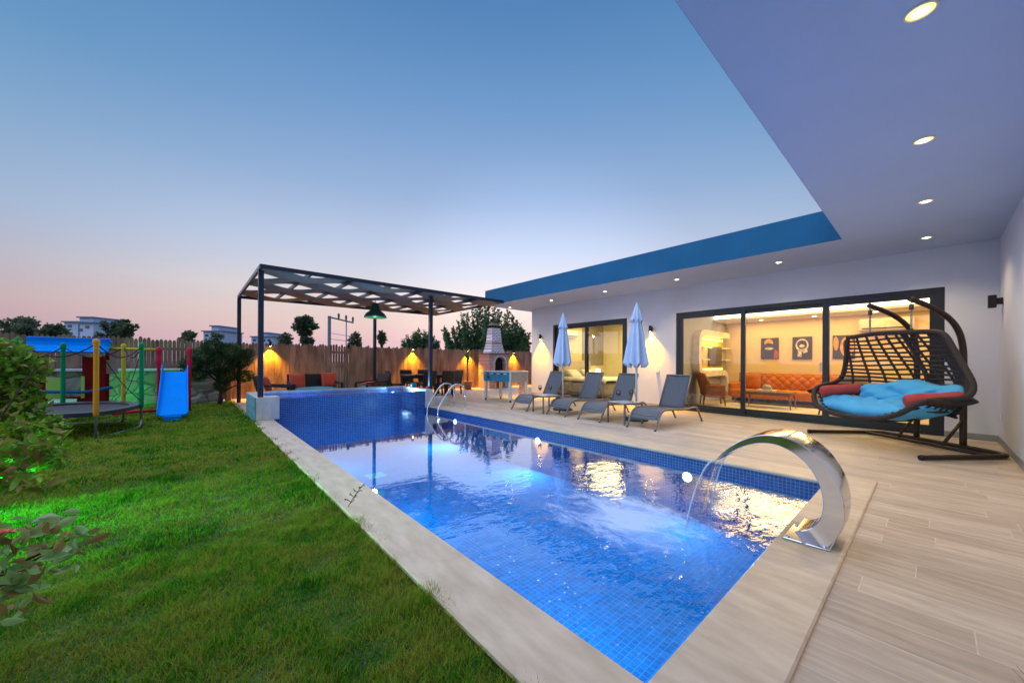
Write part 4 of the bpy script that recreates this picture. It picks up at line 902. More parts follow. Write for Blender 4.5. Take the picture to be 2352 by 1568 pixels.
def rattan_seat(label, cat_, width, loc, rz, name, group=None):
    e = empty(name, (*loc, -.02), rz, label, cat_, group)   # local: x across, -y is the front
    w = width/2
    MB().box(-w+.08, w-.08, -.34, .30, .16, .33, .01).build('seat', rat, e)
    MB().xbox((0, .36, .55), (width-.06, .06, .52), Matrix.Rotation(R_(-14), 3, 'X'), .012).build('backrest', rat, e)
    for s_ in (-1, 1):
        mb = MB(); mb.bar((s_*(w-.04), -.36, .53), (s_*(w-.04), .34, .58), .075, .045); mb.build('armrest', rat, e)
        MB().bar((s_*(w-.04), -.33, .0), (s_*(w-.04), -.36, .51), .055, .055, up=(0, 1, 0)).build('leg', rat, e)
        MB().bar((s_*(w-.04), .32, .0), (s_*(w-.04), .30, .55), .055, .055, up=(0, 1, 0)).build('leg', rat, e)
    return e
def world(e, p): return Matrix.Translation(e.location) @ Matrix.Rotation(e.rotation_euler.z, 4, 'Z') @ Vector(p)
def seatpad(e, width, label, zr=0):
    c = cushion('seat_cushion', (0, 0, 0), (width-.2, .58, .11), tq); c.location = world(e, (0, -.03, .385)); c.rotation_euler = e.rotation_euler; tag(c, label, 'cushion', 'turquoise seat cushions on the rattan set')
def throw(e, p, label, tilt=-14, sz=(.42, .42, .14)):
    c = cushion('throw_pillow', (0, 0, 0), sz, org); c.location = world(e, p); c.rotation_euler = (R_(90+tilt), 0, e.rotation_euler.z); tag(c, label, 'pillow', 'orange pillows on the rattan set')
s1 = rattan_seat('dark rattan two seater sofa with its back to the fence', 'sofa', 1.32, (2.72, 11.75), R_(2), 'rattan_sofa')
seatpad(s1, 1.32, 'long turquoise seat cushion on the rattan sofa'); throw(s1, (-.42, .17, .60), 'orange pillow at the left end of the rattan sofa'); throw(s1, (.42, .17, .63), 'orange pillow at the right end of the rattan sofa')
s2 = rattan_seat('dark rattan armchair directly behind the left pergola post', 'armchair', .74, (1.62, 10.95), R_(78), 'rattan_armchair', 'rattan armchairs')
seatpad(s2, .74, 'turquoise seat cushion on the armchair behind the left pergola post'); throw(s2, (0, .17, .58), 'orange pillow on the armchair behind the left pergola post')
s3 = rattan_seat('dark rattan armchair between the sofa and the rear pergola post', 'armchair', .74, (4.22, 11.35), R_(-80), 'rattan_armchair', 'rattan armchairs')
seatpad(s3, .74, 'turquoise seat cushion on the armchair right of the sofa')
c = cushion('throw_pillow', (0, 0, 0), (.40, .40, .12), org); c.location = world(s3, (0, -.02, .50)); c.rotation_euler = (0, 0, R_(20)); tag(c, 'orange pillow lying flat on the armchair right of the sofa', 'pillow', 'orange pillows on the rattan set')

dt = empty('dining_table', (6.25, 11.75, -.02), 0, 'dark rattan dining table under the pergola edge', 'dining table')
sub(MB().box(-.80, .80, -.42, .42, .70, .74, .008), 'table_top', M('dark_table_top', (.05, .045, .05), rough=.35), dt)
sub(MB().box(-.74, .74, -.36, .36, .62, .699, .004), 'apron', rat, dt)
for a in (-1, 1):
    for b in (-1, 1): sub(MB().box(a*.68-.04, a*.68+.04, b*.31-.04, b*.31+.04, 0, .62, .004), 'leg', rat, dt)
def dchair():
    e = empty('dining_chair', (0, 0, 0), 0, None, 'dining chair', 'dark rattan dining chairs')
    MB().box(-.23, .23, -.24, .22, .40, .45, .01).build('seat', rat, e)
    MB().sheet(lambda a, b: ((a-.5)*.46, .21+.09*b+.02*math.cos((a-.5)*3), .38+.50*b), 10, 8, .03).build('backrest', rat, e)
    for a in (-1, 1):
        MB().bar((a*.205, -.21, 0), (a*.205, -.21, .40), .04, .04, up=(0, 1, 0)).build('leg', rat, e)
        MB().bar((a*.205, .24, 0), (a*.205, .20, .40), .04, .04, up=(0, 1, 0)).build('leg', rat, e)
    return e
dc = dchair(); dc.location = (4.98+.18, 11.75, -.02); dc.rotation_euler = (0, 0, R_(84)); dc['label'] = 'dining chair at the left end of the dark table'
for x, y, a, lb in ((5.93, 11.12, 180, 'near dining chair seen from behind, left of the pergola post'), (6.62, 11.10, 178, 'near dining chair seen from behind, right of the pergola post'),
                    (5.98, 12.45, 2, 'dining chair on the fence side of the dark table, facing the pool'), (6.68, 12.45, 0, 'far dining chair hidden behind the near right chair'), (7.35, 11.72, -84, 'dining chair at the right end of the dark table')):
    dup(dc, (x, y, -.02), R_(a), lb)
# small blue pot standing on the raised pool rim
bpot = MB().lathe([(.04, 0), (.075, .03), (.085, .08), (.06, .12), (.05, .125), (.048, .11)], (4.66, 9.45, .451), 18).build('teal_pot', M('teal_glaze', (.03, .22, .26), rough=.3)); tag(bpot, 'small round teal pot on the rim of the raised pool', 'pot')
# ------------------------------------------------------------------ hanging double chair
SC = Vector((7.685, .39, -.02)); Sw = Vector((-.644, -.765, 0)); Sg = Vector((-.765, .644, 0))
def S(s, g, z): return SC+Sw*s+Sg*g+Vector((0, 0, z))
brown = M('brown_tube', (.035, .020, .016), rough=.4, metal=.2, var=.15, spec=.5)
wick = M('brown_wicker', (.024, .014, .012), rough=.65, var=.35, vscale=50, bump=.9, bscale=110)
hc = empty('hanging_chair', (0, 0, 0), 0, 'double hanging wicker chair on a curved brown stand before the glass doors', 'hanging chair')
def tb(name, pts, r, m_=brown, par=hc, n=10, sm=5, closed=False, flat=None):
    P3 = [S(*p) for p in pts]
    if sm and len(P3) > 2:
        q = []
        for i in range(len(P3)-1):
            p0, p1, p2, p3 = P3[max(i-1, 0)], P3[i], P3[i+1], P3[min(i+2, len(P3)-1)]
            for k in range(sm):
                t = k/sm; q.append(.5*((2*p1)+(p2-p0)*t+(2*p0-5*p1+4*p2-p3)*t*t+(3*p1-p0-3*p2+p3)*t**3))
        P3 = q+[P3[-1]]
    return MB().tube(P3, r, n, flat=flat).build(name, m_, par)
tb('base_tube', [(-.86, .45, .035), (-.83, .1, .035), (-.80, -.38, .035), (-.78, -.62, .035), (-.68, -.73, .035), (-.4, -.745, .035), (.4, -.745, .035), (.68, -.73, .035), (.80, -.62, .035), (.82, -.38, .035), (.85, .1, .035), (.87, .52, .035)], .030)
tb('cross_tube', [(-.80, -.44, .035), (.80, -.44, .035)], .024, sm=0)
for s_ in (-.86, .87): tb('end_cap', [(s_, .44 if s_ < 0 else .51, .035), (s_, .47 if s_ < 0 else .54, .035)], .034, black, sm=0)
for s_ in (-.287, .287):
    tb('upright', [(s_, -.745, .06), (s_, -.745, .6), (s_, -.745, 1.15), (s_, -.735, 1.40), (s_, -.68, 1.62), (s_, -.56, 1.79), (s_, -.38, 1.92), (s_, -.18, 2.01), (s_, .02, 2.08)], .036)
    tb('brace', [(s_, -.735, .40), (s_, -.45, .06)], .020, sm=0)
# basket: rim, ribs and woven strands
def lerpt(tab, z):
    for (a, va), (b, vb) in zip(tab, tab[1:]):
        if (a-z)*(b-z) <= 0: return va+(vb-va)*(z-a)/(b-a) if a != b else va
    return tab[0][1] if abs(z-tab[0][0]) < abs(z-tab[-1][0]) else tab[-1][1]
sL = [(1.62, -.66), (1.3, -.69), (1.0, -.74), (.85, -.80), (.65, -.80), (.45, -.62)]
sR = [(1.62, .65), (1.4, .76), (1.2, .87), (.95, 1.0), (.75, 1.0), (.45, .84)]
gE = [(1.62, 0), (1.2, .0), (.95, .05), (.75, .12), (.45, .1)]
gM = [(1.62, -.04), (1.4, -.13), (1.1, -.22), (.8, -.26), (.6, -.20), (.45, -.08)]
def back(a, z):
    s0, s1 = lerpt(sL, z), lerpt(sR, z); s = s0+(s1-s0)*a; e = (2*a-1)**2
    return (s, lerpt(gE, z)*e+lerpt(gM, z)*(1-e), z+.0*(1-e))
def seat(a, b):
    """a across, b from back (0) to front edge (1)"""
    s = -.66+1.52*a; e = (2*a-1); z = .37+.30*abs(e)**2.6+.07*b**3+.10*(1-b)**3; g = -.12+.80*b*(1-.22*abs(e)**3)
    return (s*(1+.10*math.sin(math.pi*b)), g, z)
bk_ = empty('basket', (0, 0, 0), 0); bk_.parent = hc
rimp = [(-.66, 0, 1.60), (-.3, -.03, 1.635), (.1, -.035, 1.63), (.45, -.02, 1.61), (.65, 0, 1.57), (.76, 0, 1.38), (.88, .02, 1.16), (1.0, .06, .95), (1.04, .14, .82), (1.02, .30, .76), (.98, .48, .75), (.90, .60, .70), (.74, .67, .55), (.5, .70, .46), (.1, .71, .43), (-.3, .69, .46), (-.56, .62, .56), (-.74, .47, .74), (-.80, .28, .82), (-.79, .10, .86), (-.74, .0, .98), (-.69, -.01, 1.25), (-.66, 0, 1.58)]
tb('rim', rimp, .034, wick, bk_, 9, 4)
tb('centre_rib', [back(.60, z) for z in (1.62, 1.45, 1.25, 1.0, .8, .6, .47)]+[seat(.60, b) for b in (.15, .4, .7, 1)], .026, wick, bk_)
tb('side_rib', [back(.97, z) for z in (1.58, 1.4, 1.2, 1.0, .8, .6)]+[seat(.93, b) for b in (.2, .5, .8, 1)], .026, wick, bk_)
mb = MB()
def addt(pts, r=.0165):
    mb.tube([S(*p) for p in pts], r, 6)
for k in range(17):
    z = .52+k*.064; addt([back(a, z+.010*math.sin(a*9+k)) for a in np.linspace(0, 1, 19)])
for k in range(11):       # slanting verticals sweep down and to the right
    a0 = -.10+k*.105
    pts = []
    for t in np.linspace(0, 1, 14):
        a = a0+.17*t**1.4
        if 0 <= a <= 1: pts.append(back(a, 1.6-1.08*t))
    if len(pts) > 2: addt(pts, .016)
for k in range(7): addt([back(.86+.022*k-.02*t, 1.58-1.06*t) for t in np.linspace(0, 1, 10)], .013)
mb.build('back_weave', wick, bk_)
mb = MB()
for k in range(22): addt([seat((k+.5)/22, b) for b in np.linspace(0, 1, 12)], .014)
for k in range(9): addt([seat(a, (k+.3)/9) for a in np.linspace(0, 1, 20)], .013)
for k in range(17):        # outer wings under the arms
    for sd_ in (0, 1):
        b = .03+k*.056; p0 = seat(sd_, min(b, 1)); tgt = (1.0, .10+.55*b, .76) if sd_ else (-.80, .08+.5*b, .84-.12*b)
        mid = ((p0[0]+tgt[0])/2+(.07 if sd_ else -.07), (p0[1]+tgt[1])/2, (p0[2]+tgt[2])/2-.03); addt([p0, mid, tgt], .017)
mb.build('seat_weave', wick, bk_)
chain_m = M('zinc_chain', (.30, .29, .30), rough=.45, metal=.6)
for s_ in (-.287, .287):
    mb = MB(); z = 2.05; i = 0
    while z > 1.66:
        pts = []
        for k in range(10):
            t = 2*math.pi*k/10; dx = .010*math.cos(t); dz = .021*math.sin(t)
            pts.append(S(s_+(dx if i % 2 else 0), .0+(0 if i % 2 else dx), z+dz))
        mb.tube(pts, .006, 5, closed=True); z -= .033; i += 1
    mb.build('chain', chain_m, hc)
    mb = MB(); mb.tube([S(s_, 0, 1.93), S(s_, 0, 2.00)], .024, 10); mb.build('spring', M('spring_steel', (.08, .08, .10), rough=.3, metal=.8), hc)
blue_c = M('sky_blue_cushion', (.07, .38, .68), rough=.9, var=.06, vscale=6, bump=.3, bscale=9); red_c = M('brick_red_cushion', (.42, .055, .05), rough=.9, var=.08, vscale=5, bump=.2, bscale=14)
def soft(name, fn, nu, nv, m_, label, cat_, group=None):
    o = MB().grid(fn, nu, nv, True, closeu=True).build(name, m_); tag(o, label, cat_, group); return o
def pill(c, ex, ez, h, wr=.02):
    """squashed sofa cushion around c=(s,g,z): half sizes ex along s, ez along g, h high"""
    def f(a, b):
        t = 2*math.pi*a; ph = -math.pi/2+math.pi*b
        cp = math.copysign(abs(math.cos(ph))**.55, math.cos(ph)) if b not in (0, 1) else 0
        x = math.copysign(abs(math.cos(t))**.6, math.cos(t))*cp; y = math.copysign(abs(math.sin(t))**.6, math.sin(t))*cp; zz = math.sin(ph)
        zz += wr/h*(math.sin(x*6+y*4)+.6*math.sin(x*11-y*9+2))*cp*.5
        return x, y, zz
    return f
f0 = pill(None, .72, .36, .10)
def seatc(a, b):
    x, y, z = f0(a, b); s = .10+x*.76; g = .27+y*.36; wr = .016*math.sin(9*x+5*y)+.011*math.sin(17*x-13*y+1)+.008*math.sin(27*x+8*y)
    return S(s, g, .545+z*.115+(wr*z if z > 0 else 0)+.09*abs(x)**3-.04*(y > .4)*y)
soft('seat_cushion', seatc, 64, 30, blue_c, 'large sky blue seat cushion in the hanging chair', 'cushion')
def backc(a, b):
    x, y, z = f0(a, b); s = .28+x*.64; up = y*.17; hgt = .75+up*1.1+.035*math.sin(x*6+2.2)*max(y, 0); th = z*(.125+.016*math.sin(8*x+6*y)+.012*math.sin(15*x-9*y))
    return S(s, -.04+th+.10*x*x-.35*up, hgt)
soft('back_cushion', backc, 64, 30, blue_c, 'sky blue back cushion leaning in the hanging chair', 'cushion')
def bolster(p, q, r, label):
    p = S(*p); q = S(*q); d = (q-p).normalized(); rot = d.to_track_quat('Z', 'Y').to_matrix(); L_ = (q-p).length
    prof = [(.012, .0), (r*.45, -.012), (r*.82, .004), (r, .035)]+[(r*(1+.03*math.sin(k)), .035+(L_-.07)*k/8) for k in range(1, 8)]+[(r, L_-.035), (r*.82, L_-.004), (r*.45, L_+.012), (.012, L_)]
    o = MB().lathe(prof, p, 26, wob=lambda a, z: 1+.025*math.sin(3*a+z*20), axis=rot).build('bolster', red_c); tag(o, label, 'cushion', 'brick red bolsters in the hanging chair')
bolster((-.56, .52, .735), (-.40, .02, .79), .085, 'brick red bolster on the left arm of the hanging chair')
bolster((.66, .50, .70), (.92, .05, .76), .090, 'brick red bolster on the right arm of the hanging chair')

# ------------------------------------------------------------------ living room things
org_s = M('orange_velvet', (.50, .15, .025), rough=.7, var=.15, vscale=5); wood_i = M('walnut', (.20, .10, .045), rough=.45, var=.2, vscale=3, stretch=(1, 8, 1))
cs = empty('tufted_sofa', (0, 0, 0), 0, 'long orange button tufted sofa seen through the middle glass pane', 'sofa')
sub(MB().box(12.2, 13.1, 1.0, 3.95, .16, .40, .03), 'seat', org_s, cs)
def tuft(a, b):
    y = 1.0+2.95*a; z = .36+.46*b; u = a*26; v = b*4.2
    d = .035*abs(math.sin(math.pi*(u+v)/2)*math.sin(math.pi*(u-v)/2))**.5
    return (13.02-d-.06*(1-b)*0-.04*math.sin(b*math.pi), y, z)
sub(MB().sheet(lambda a, b: tuft(1-a, b), 150, 28, .05), 'backrest', org_s, cs)
sub(MB().tube([(13.03, 1.0, .83), (13.03, 3.95, .83)], .05, 12), 'back_roll', org_s, cs)
for y in (1.0, 3.95): sub(MB().box(12.25, 13.05, y-.09, y+.09, .16, .60, .05), 'armrest', org_s, cs)
for y in (1.1, 2.5, 3.85): sub(MB().box(12.28, 12.33, y-.025, y+.025, 0, .16), 'leg', wood_i, cs)
sub(MB().box(12.32, 13.1, 1.0, 3.95, .05, .159), 'base', M('dark_base', (.02, .02, .025), rough=.8), cs)
pcu = cushion('sofa_pillow', (0, 0, 0), (.45, .45, .14), org_s); pcu.location = (12.86, 3.55, .62); pcu.rotation_euler = (R_(90), 0, R_(82)); tag(pcu, 'plain orange pillow at the left end of the tufted sofa', 'pillow', 'plain pillows on the tufted sofa')
pc2 = dup(pcu, (12.86, 1.55, .62), label='plain orange pillow at the right end of the tufted sofa'); pc2.rotation_euler = (R_(90), 0, R_(96))
ct = empty('coffee_table', (11.45, 2.80, 0), 0, 'low wooden coffee table in front of the orange sofa', 'coffee table')
sub(MB().box(-.30, .30, -.55, .55, .40, .43, .006), 'table_top', wood_i, ct); sub(MB().box(-.26, .26, -.50, .50, .345, .399), 'apron', wood_i, ct)
for a in (-1, 1):
    for b in (-1, 1): sub(MB().tube([(a*.26, b*.5, .345), (a*.28, b*.53, 0)], [.024, .014], 8), 'leg', wood_i, ct)
bks = MB().box(11.32, 11.6, 2.65, 3.05, .431, .47, .004).build('book', M('book_cover', (.7, .66, .58), rough=.6)); tag(bks, 'pale book lying on the coffee table under a glass dome', 'book')
dm = MB().lathe([(.12, 0), (.12, .04), (.10, .10), (.05, .135), (.008, .145)], (11.45, 2.83, .471), 20).build('glass_dome', M('dome_glass', (.45, .42, .38), rough=.1, metal=.3, alpha=.6)); tag(dm, 'small glass dome standing on the book', 'dome')
rug = M('cream_rug', (.62, .56, .46), rough=.95, var=.2, vscale=3.5); ro_ = MB().box(9.95, 12.0, .6, 3.9, -.003, .008).build('rug', rug); tag(ro_, 'cream patterned rug under the coffee table', 'rug')
def armchair(name, c, rz, m_, label):
    e = empty(name, (*c, 0), rz, label, 'armchair')
    MB().box(-.30, .30, -.32, .25, .24, .44, .05).build('seat', m_, e)
    MB().sheet(lambda a, b: ((a-.5)*.68*(1-.10*b), .20+.16*b-.30*(abs(a-.5)*2)**4*(1-.55*b), .26+.66*b-.05*(abs(a-.5)*2)**2*b), 20, 14, .09).build('backrest', m_, e)
    for s_ in (-1, 1): MB().box(s_*.33-.045, s_*.33+.045, -.28, .22, .24, .58, .03).build('armrest', m_, e)
    for a in (-1, 1):
        for b in (-.26, .22): MB().tube([(a*.24, b, .24), (a*.27, b*1.12, 0)], [.03, .015], 8).build('leg', wood_i, e)
    return e
armchair('wing_armchair', (10.95, 4.02), R_(30), M('rust_velvet', (.26, .08, .03), rough=.7, var=.15), 'rust brown armchair seen through the left glass pane')
armchair('tub_armchair', (10.85, 1.28), R_(150), M('beige_fabric', (.42, .36, .28), rough=.85, var=.1), 'beige armchair partly hidden behind the door frame')
# white S-shaped media wall unit with screen
mu = empty('media_unit', (0, 0, 0), 0, 'white curved S shaped media unit framing a wall screen with yellow backlight', 'media unit')
def band(pts, w):
    mb = MB(); c = []
    for p in pts: c.append(Vector(p))
    q = []
    for i in range(len(c)-1):
        p0, p1, p2, p3 = c[max(i-1, 0)], c[i], c[i+1], c[min(i+2, len(c)-1)]
        for k in range(5):
            t = k/5; q.append(.5*((2*p1)+(p2-p0)*t+(2*p0-5*p1+4*p2-p3)*t*t+(3*p1-p0-3*p2+p3)*t**3))
    q.append(c[-1]); vs = []; fs = []
    for i, p in enumerate(q):
        d = (q[min(i+1, len(q)-1)]-q[max(i-1, 0)]).normalized(); n_ = Vector((-d.y, d.x))*w/2
        for s_, y in ((1, 4.30), (1, 4.495), (-1, 4.495), (-1, 4.30)): vs.append((p.x+n_.x*s_, y, p.y+n_.y*s_))
    for i in range(len(q)-1):
        for k in range(4): fs.append((i*4+k, i*4+(k+1) % 4, i*4+4+(k+1) % 4, i*4+4+k))
    fs += [(3, 2, 1, 0), tuple(range(len(vs)-4, len(vs)))]
    return mb.add(vs, fs)
wg = M('white_gloss', (.80, .76, .66), rough=.3)
sub(band([(13.2, 2.05), (12.2, 2.05), (11.25, 2.05), (10.97, 1.95), (10.9, 1.7), (10.9, 1.2), (10.97, .95), (11.25, .86), (12.0, .86), (12.75, .86), (13.0, .76), (13.08, .5), (13.08, .22)], .17), 'white_band', wg, mu)
sub(MB().box(11.9, 12.9, 4.43, 4.47, 1.07, 1.68, .004), 'screen', M('dark_screen', (.04, .04, .045), rough=.15, spec=.6), mu)
mb = MB(); mb.box(11.3, 13.1, 4.475, 4.49, 1.86, 1.93).box(11.3, 13.1, 4.475, 4.49, .96, 1.0).box(11.15, 11.19, 4.475, 4.49, 1.0, 1.86); sub(mb, 'backlight', emis('yellow_strip', (1, .72, .10), 5), mu)
sub(MB().box(11.0, 13.2, 4.491, 4.498, .93, 1.95), 'back_panel', M('yellow_panel', (.60, .42, .10), rough=.6), mu)
mb = MB(); mb.box(11.1, 11.6, 4.30, 4.47, 1.25, 1.29).box(11.1, 11.6, 4.30, 4.47, 1.62, 1.66).box(12.95, 13.4, 4.30, 4.47, 1.62, 1.66).box(12.95, 13.4, 4.30, 4.47, 1.25, 1.29); sub(mb, 'shelf', wg, mu)
lamp_area('media_light', (12.1, 4.2, 1.75), 8, (1, .72, .2), 1.4, .2, (0, 1, -.2))
# wall pictures: abstract stand-ins in the same tones
def art(name, y0, y1, z0, z1, shapes, label, wall_x=13.498):
    e = empty(name, (0, 0, 0), 0, label, 'picture', 'dark canvases on the living room wall')
    MB().box(wall_x-.03, wall_x, y0, y1, z0, z1, .002).build('canvas', M('dark_canvas', (.035, .022, .03), rough=.7, var=.4, vscale=6), e)
    cy_, cz_, hw_, hh_ = (y0+y1)/2, (z0+z1)/2, (y1-y0)/2, (z1-z0)/2
    for i, (m_, pts) in enumerate(shapes):
        MB().extr([(cy_-p[0]*hw_, cz_+p[1]*hh_) for p in pts], lambda a, b, t: (t, a, b), wall_x-.034-i*.002, wall_x-.0305-i*.002).build('painted_shape', m_, e)
gold = M('gold_paint', (.70, .30, .04), rough=.5, var=.5, vscale=14); cream = M('cream_paint', (.62, .54, .40), rough=.6, var=.5, vscale=16); redp = M('red_paint', (.40, .06, .04), rough=.6, var=.3)
ell = lambda cx_, cy_, rx, ry, n=18, a0=0, a1=2*math.pi: [(cx_+rx*math.cos(t), cy_+ry*math.sin(t)) for t in np.linspace(a0, a1, n, endpoint=(a1-a0) < 6)]
art('canvas_picture', 3.04, 3.50, 1.30, 1.95, [(gold, ell(-.1, .55, .5, .36)), (M('dark_canvas', (.035, .022, .03)), ell(-.1, .35, .42, .16)), (cream, ell(-.05, .0, .5, .12)), (redp, [(.45, -.95), (.95, -.95), (.95, -.3), (.6, -.1)])], 'dark canvas with orange and cream blotches, left over the orange sofa')
art('canvas_picture', 2.24, 2.70, 1.29, 1.95, [(cream, ell(0, .25, .66, .58)), (MATS['dark_canvas'], ell(0, .3, .50, .40)), (cream, ell(0, .18, .28, .14)), (cream, [(-.45, -.75), (-.05, -.8), (-.02, -.05), (-.4, -.2)]), (cream, [(.12, -.5), (.6, -.35), (.5, -.1), (.14, -.1)])], 'dark canvas with a cream ring shape, behind the middle door post')
art('canvas_picture', 1.33, 1.79, 1.30, 1.95, [(gold, ell(.3, .0, .62, .85)), (gold, ell(-.7, .3, .25, .6)), (MATS['dark_canvas'], ell(.1, .1, .16, .5))], 'dark canvas with golden shapes, beside the hanging chair')
acu = empty('air_conditioner', (0, 0, 0), 0, 'white wall mounted air conditioner above the hanging chair', 'air conditioner')
wp = MATS['white_plastic']
sub(MB().box(13.27, 13.498, .25, 1.25, 2.02, 2.34, .03), 'body', M('ac_white', (.62, .50, .36), rough=.5), acu); sub(MB().box(13.262, 13.268, .32, 1.18, 2.07, 2.10), 'air_slot', black, acu)
# small downlights in the dropped ceiling
for i, (x, y) in enumerate(((12.9, 3.35), (12.9, 2.1), (12.9, .9))):
    o = MB().lathe([(.05, 0), (.04, -.006), (.004, -.007)], (x, y, 2.469), 16).build('room_spotlight', emis('room_spot_glow', (1, .9, .65), 14)); tag(o, ['small room spotlight left above the orange sofa', 'small room spotlight in the middle above the orange sofa', 'small room spotlight behind the swing stand'][i], 'ceiling light', 'spotlights in the living room ceiling')

# ------------------------------------------------------------------ bedroom things
bd = empty('bed', (0, 0, 0), 0, 'white double bed seen through the bedroom door', 'bed')
lin = M('white_linen', (.78, .74, .66), rough=.9, var=.05, bump=.4, bscale=7)
sub(MB().box(10.45, 12.15, 7.2, 9.1, .10, .46, .03), 'base', M('bed_base', (.35, .33, .30), rough=.8), bd)
sub(MB().sheet(lambda a, b: (10.38+1.84*a, 7.12+1.95*b, .62-.22*max(0, (abs(a-.5)*2-.9)*10)**1.5*.5-.2*max(0, .06-b)*10*.6+.008*math.sin(a*30)*math.sin(b*22)), 50, 50, .03), 'duvet', lin, bd)
sub(MB().box(10.3, 12.3, 9.13, 9.238, .2, 1.25, .03), 'headboard', M('headboard_fabric', (.55, .50, .42), rough=.8), bd)
for x in (10.85, 11.75):
    c_ = cushion('bed_pillow', (0, 0, 0), (.62, .42, .16), lin); c_.location = (x, 8.82, .76); c_.rotation_euler = (R_(35), 0, 0); tag(c_, 'left white pillow on the bed' if x < 11 else 'right white pillow on the bed', 'pillow', 'white pillows on the bed')
ns_ = empty('nightstand', (0, 0, 0), 0, 'white nightstand beside the bed', 'nightstand'); sub(MB().box(12.4, 12.85, 8.8, 9.2, 0, .5, .01), 'cabinet', wg, ns_)
lp = empty('table_lamp', (12.6, 9.0, .5), 0, 'lit white table lamp on the nightstand', 'table lamp')
MB().lathe([(.06, 0), (.05, .015), (.012, .03), (.012, .24)], n=14).build('lamp_base', steel, lp); MB().lathe([(.12, .22), (.085, .42)], n=20).build('lamp_shade', emis('shade_glow', (1, .88, .6), 3.2), lp)
e = empty('picture', (0, 0, 0), 0, 'tall dark picture with a red figure on the bedroom wall', 'picture'); MB().box(10.35, 10.85, 9.20, 9.238, 1.25, 2.05, .003).build('canvas', M('dark_canvas2', (.06, .045, .05), rough=.7, var=.4, vscale=5), e)
MB().extr([(10.45, 1.3), (10.75, 1.3), (10.68, 1.75), (10.52, 1.7)], lambda a, b, t: (a, t, b), 9.19, 9.198).build('painted_shape', redp, e)
o = MB().box(11.85, 13.3, 9.215, 9.239, 1.05, 2.75, .003).build('wall_panel', M('taupe_panel', (.30, .27, .22), rough=.8)); tag(o, 'tall grey brown wall panel above the bed head', 'wall panel')
e = empty('air_conditioner', (0, 0, 0), 0, 'white air conditioner high on the bedroom wall', 'air conditioner'); sub(MB().box(10.5, 11.35, 9.02, 9.238, 2.12, 2.40, .03), 'body', wg, e); sub(MB().box(10.55, 11.3, 9.012, 9.018, 2.16, 2.19), 'air_slot', black, e)
sub_o = MB().lathe([(.22, 0), (.24, .3), (.16, .72), (.02, .75)], (9.95, 6.05, 0), 24).build('bedroom_pouf', M('grey_pouf', (.25, .27, .22), rough=.9)); tag(sub_o, 'rounded grey seat at the right side of the bedroom door', 'stool')

# ------------------------------------------------------------------ playground
def plm(n, c): return M(n, c, rough=.7, var=.06, vscale=5, spec=.03)
pb, pr, pg_, py_, po, plime = plm('play_blue', (.0, .27, .85)), plm('play_red', (.62, .03, .07)), plm('play_green', (.01, .30, .11)), plm('play_yellow', (.62, .46, .05)), plm('play_orange', (.80, .34, .03)), plm('play_lime', (.36, .60, .12))
dred = plm('play_dark_red', (.22, .015, .015)); beige = plm('play_beige', (.45, .36, .24))
sd_ = empty('toy_slide', (0, 0, 0), 0, 'bright blue plastic slide between two red posts', 'slide')
def slf(a, b):   # a across, b down the slide
    y = 11.40-1.42*b; z = .84*(1-b)**1.12*(1-.0)+.10*math.exp(-((b-.05)/.1)**2)*0+.055
    if b > .88: z = .055+.84*(.12)**1.12*max(0, (1-b)/.12)
    w = .205+.018*b; t = 2*a-1; wall_h = .16*(1-.55*b) if b < .93 else .05
    e = max(0, (abs(t)-.68)/.32); return (-.265+w*math.copysign(min(abs(t)/.80, 1), t) if abs(t) < .8 else -.265+w*math.copysign(1+.03*e, t), y, z+wall_h*e**.8)
sub(MB().sheet(lambda a, b: slf(1-a, b), 25, 34, .018), 'slide_chute', pb, sd_)
sub(MB().box(-.40, -.13, 9.93, 10.0, -.04, .055, .01), 'foot_block', pb, sd_)
for x in (-.54, -.02):
    sub(MB().lathe([(.035, -.05), (.035, .30), (.032, 1.0), (.048, 1.08), (.052, 1.16), (.036, 1.22), (.034, 1.30), (.050, 1.36), (.050, 1.43), (.02, 1.47)], (x, 11.52, 0), 14), 'post', pr, sd_)
for z in (.25, .55, .82): sub(MB().tube([(-.54, 11.52, z), (-.02, 11.52, z)], .02, 8), 'step', pr, sd_)
sub(MB().tube([(-1.30, 11.52, 1.40), (-.56, 11.52, 1.40)], .032, 12), 'top_bar', py_, sd_)
sub(MB().tube([(-1.25, 11.45, .02), (-.9, 11.35, .05), (-.56, 11.5, .03)], .03, 8), 'ground_bar', pr, sd_)
ph = empty('playhouse', (0, 0, 0), 0, 'plastic playhouse with corrugated blue roof and dark red walls', 'playhouse')
def roof(a, b): return (-2.36+1.08*a, 11.15+.10*math.sin(b*math.pi)+.25*b, 1.30+.29*b+.012*math.cos(b*6*math.pi))
sub(MB().sheet(roof, 12, 40, .03), 'roof_panel', pb, ph)
sub(MB().box(-2.34, -1.30, 11.42, 12.0, 1.52, 1.575, .01), 'roof_top', pb, ph)
def panel(n, u0, u1, v0, v1, y, m_, th=.03):
    r0 = ray(u0, v0); r1 = ray(u1, v1); t0 = y/r0.y; t1 = y/r1.y; return sub(MB().box(r0.x*t0, r1.x*t1, y, y+th, CZ+r1.z*t1, CZ+r0.z*t0, .004), n, m_, ph)
panel('wall_panel', 189, 242, 819, 948, 11.30, dred); panel('wall_panel', 80, 104, 819, 948, 11.30, dred)
panel('lower_wall', 104, 188, 913, 948, 11.34, dred)
panel('door_panel', 105, 149, 867, 914, 11.22, plime); panel('door_post', 186, 194, 864, 914, 11.22, plime); panel('beige_panel', 244, 270, 827, 858, 11.5, beige)
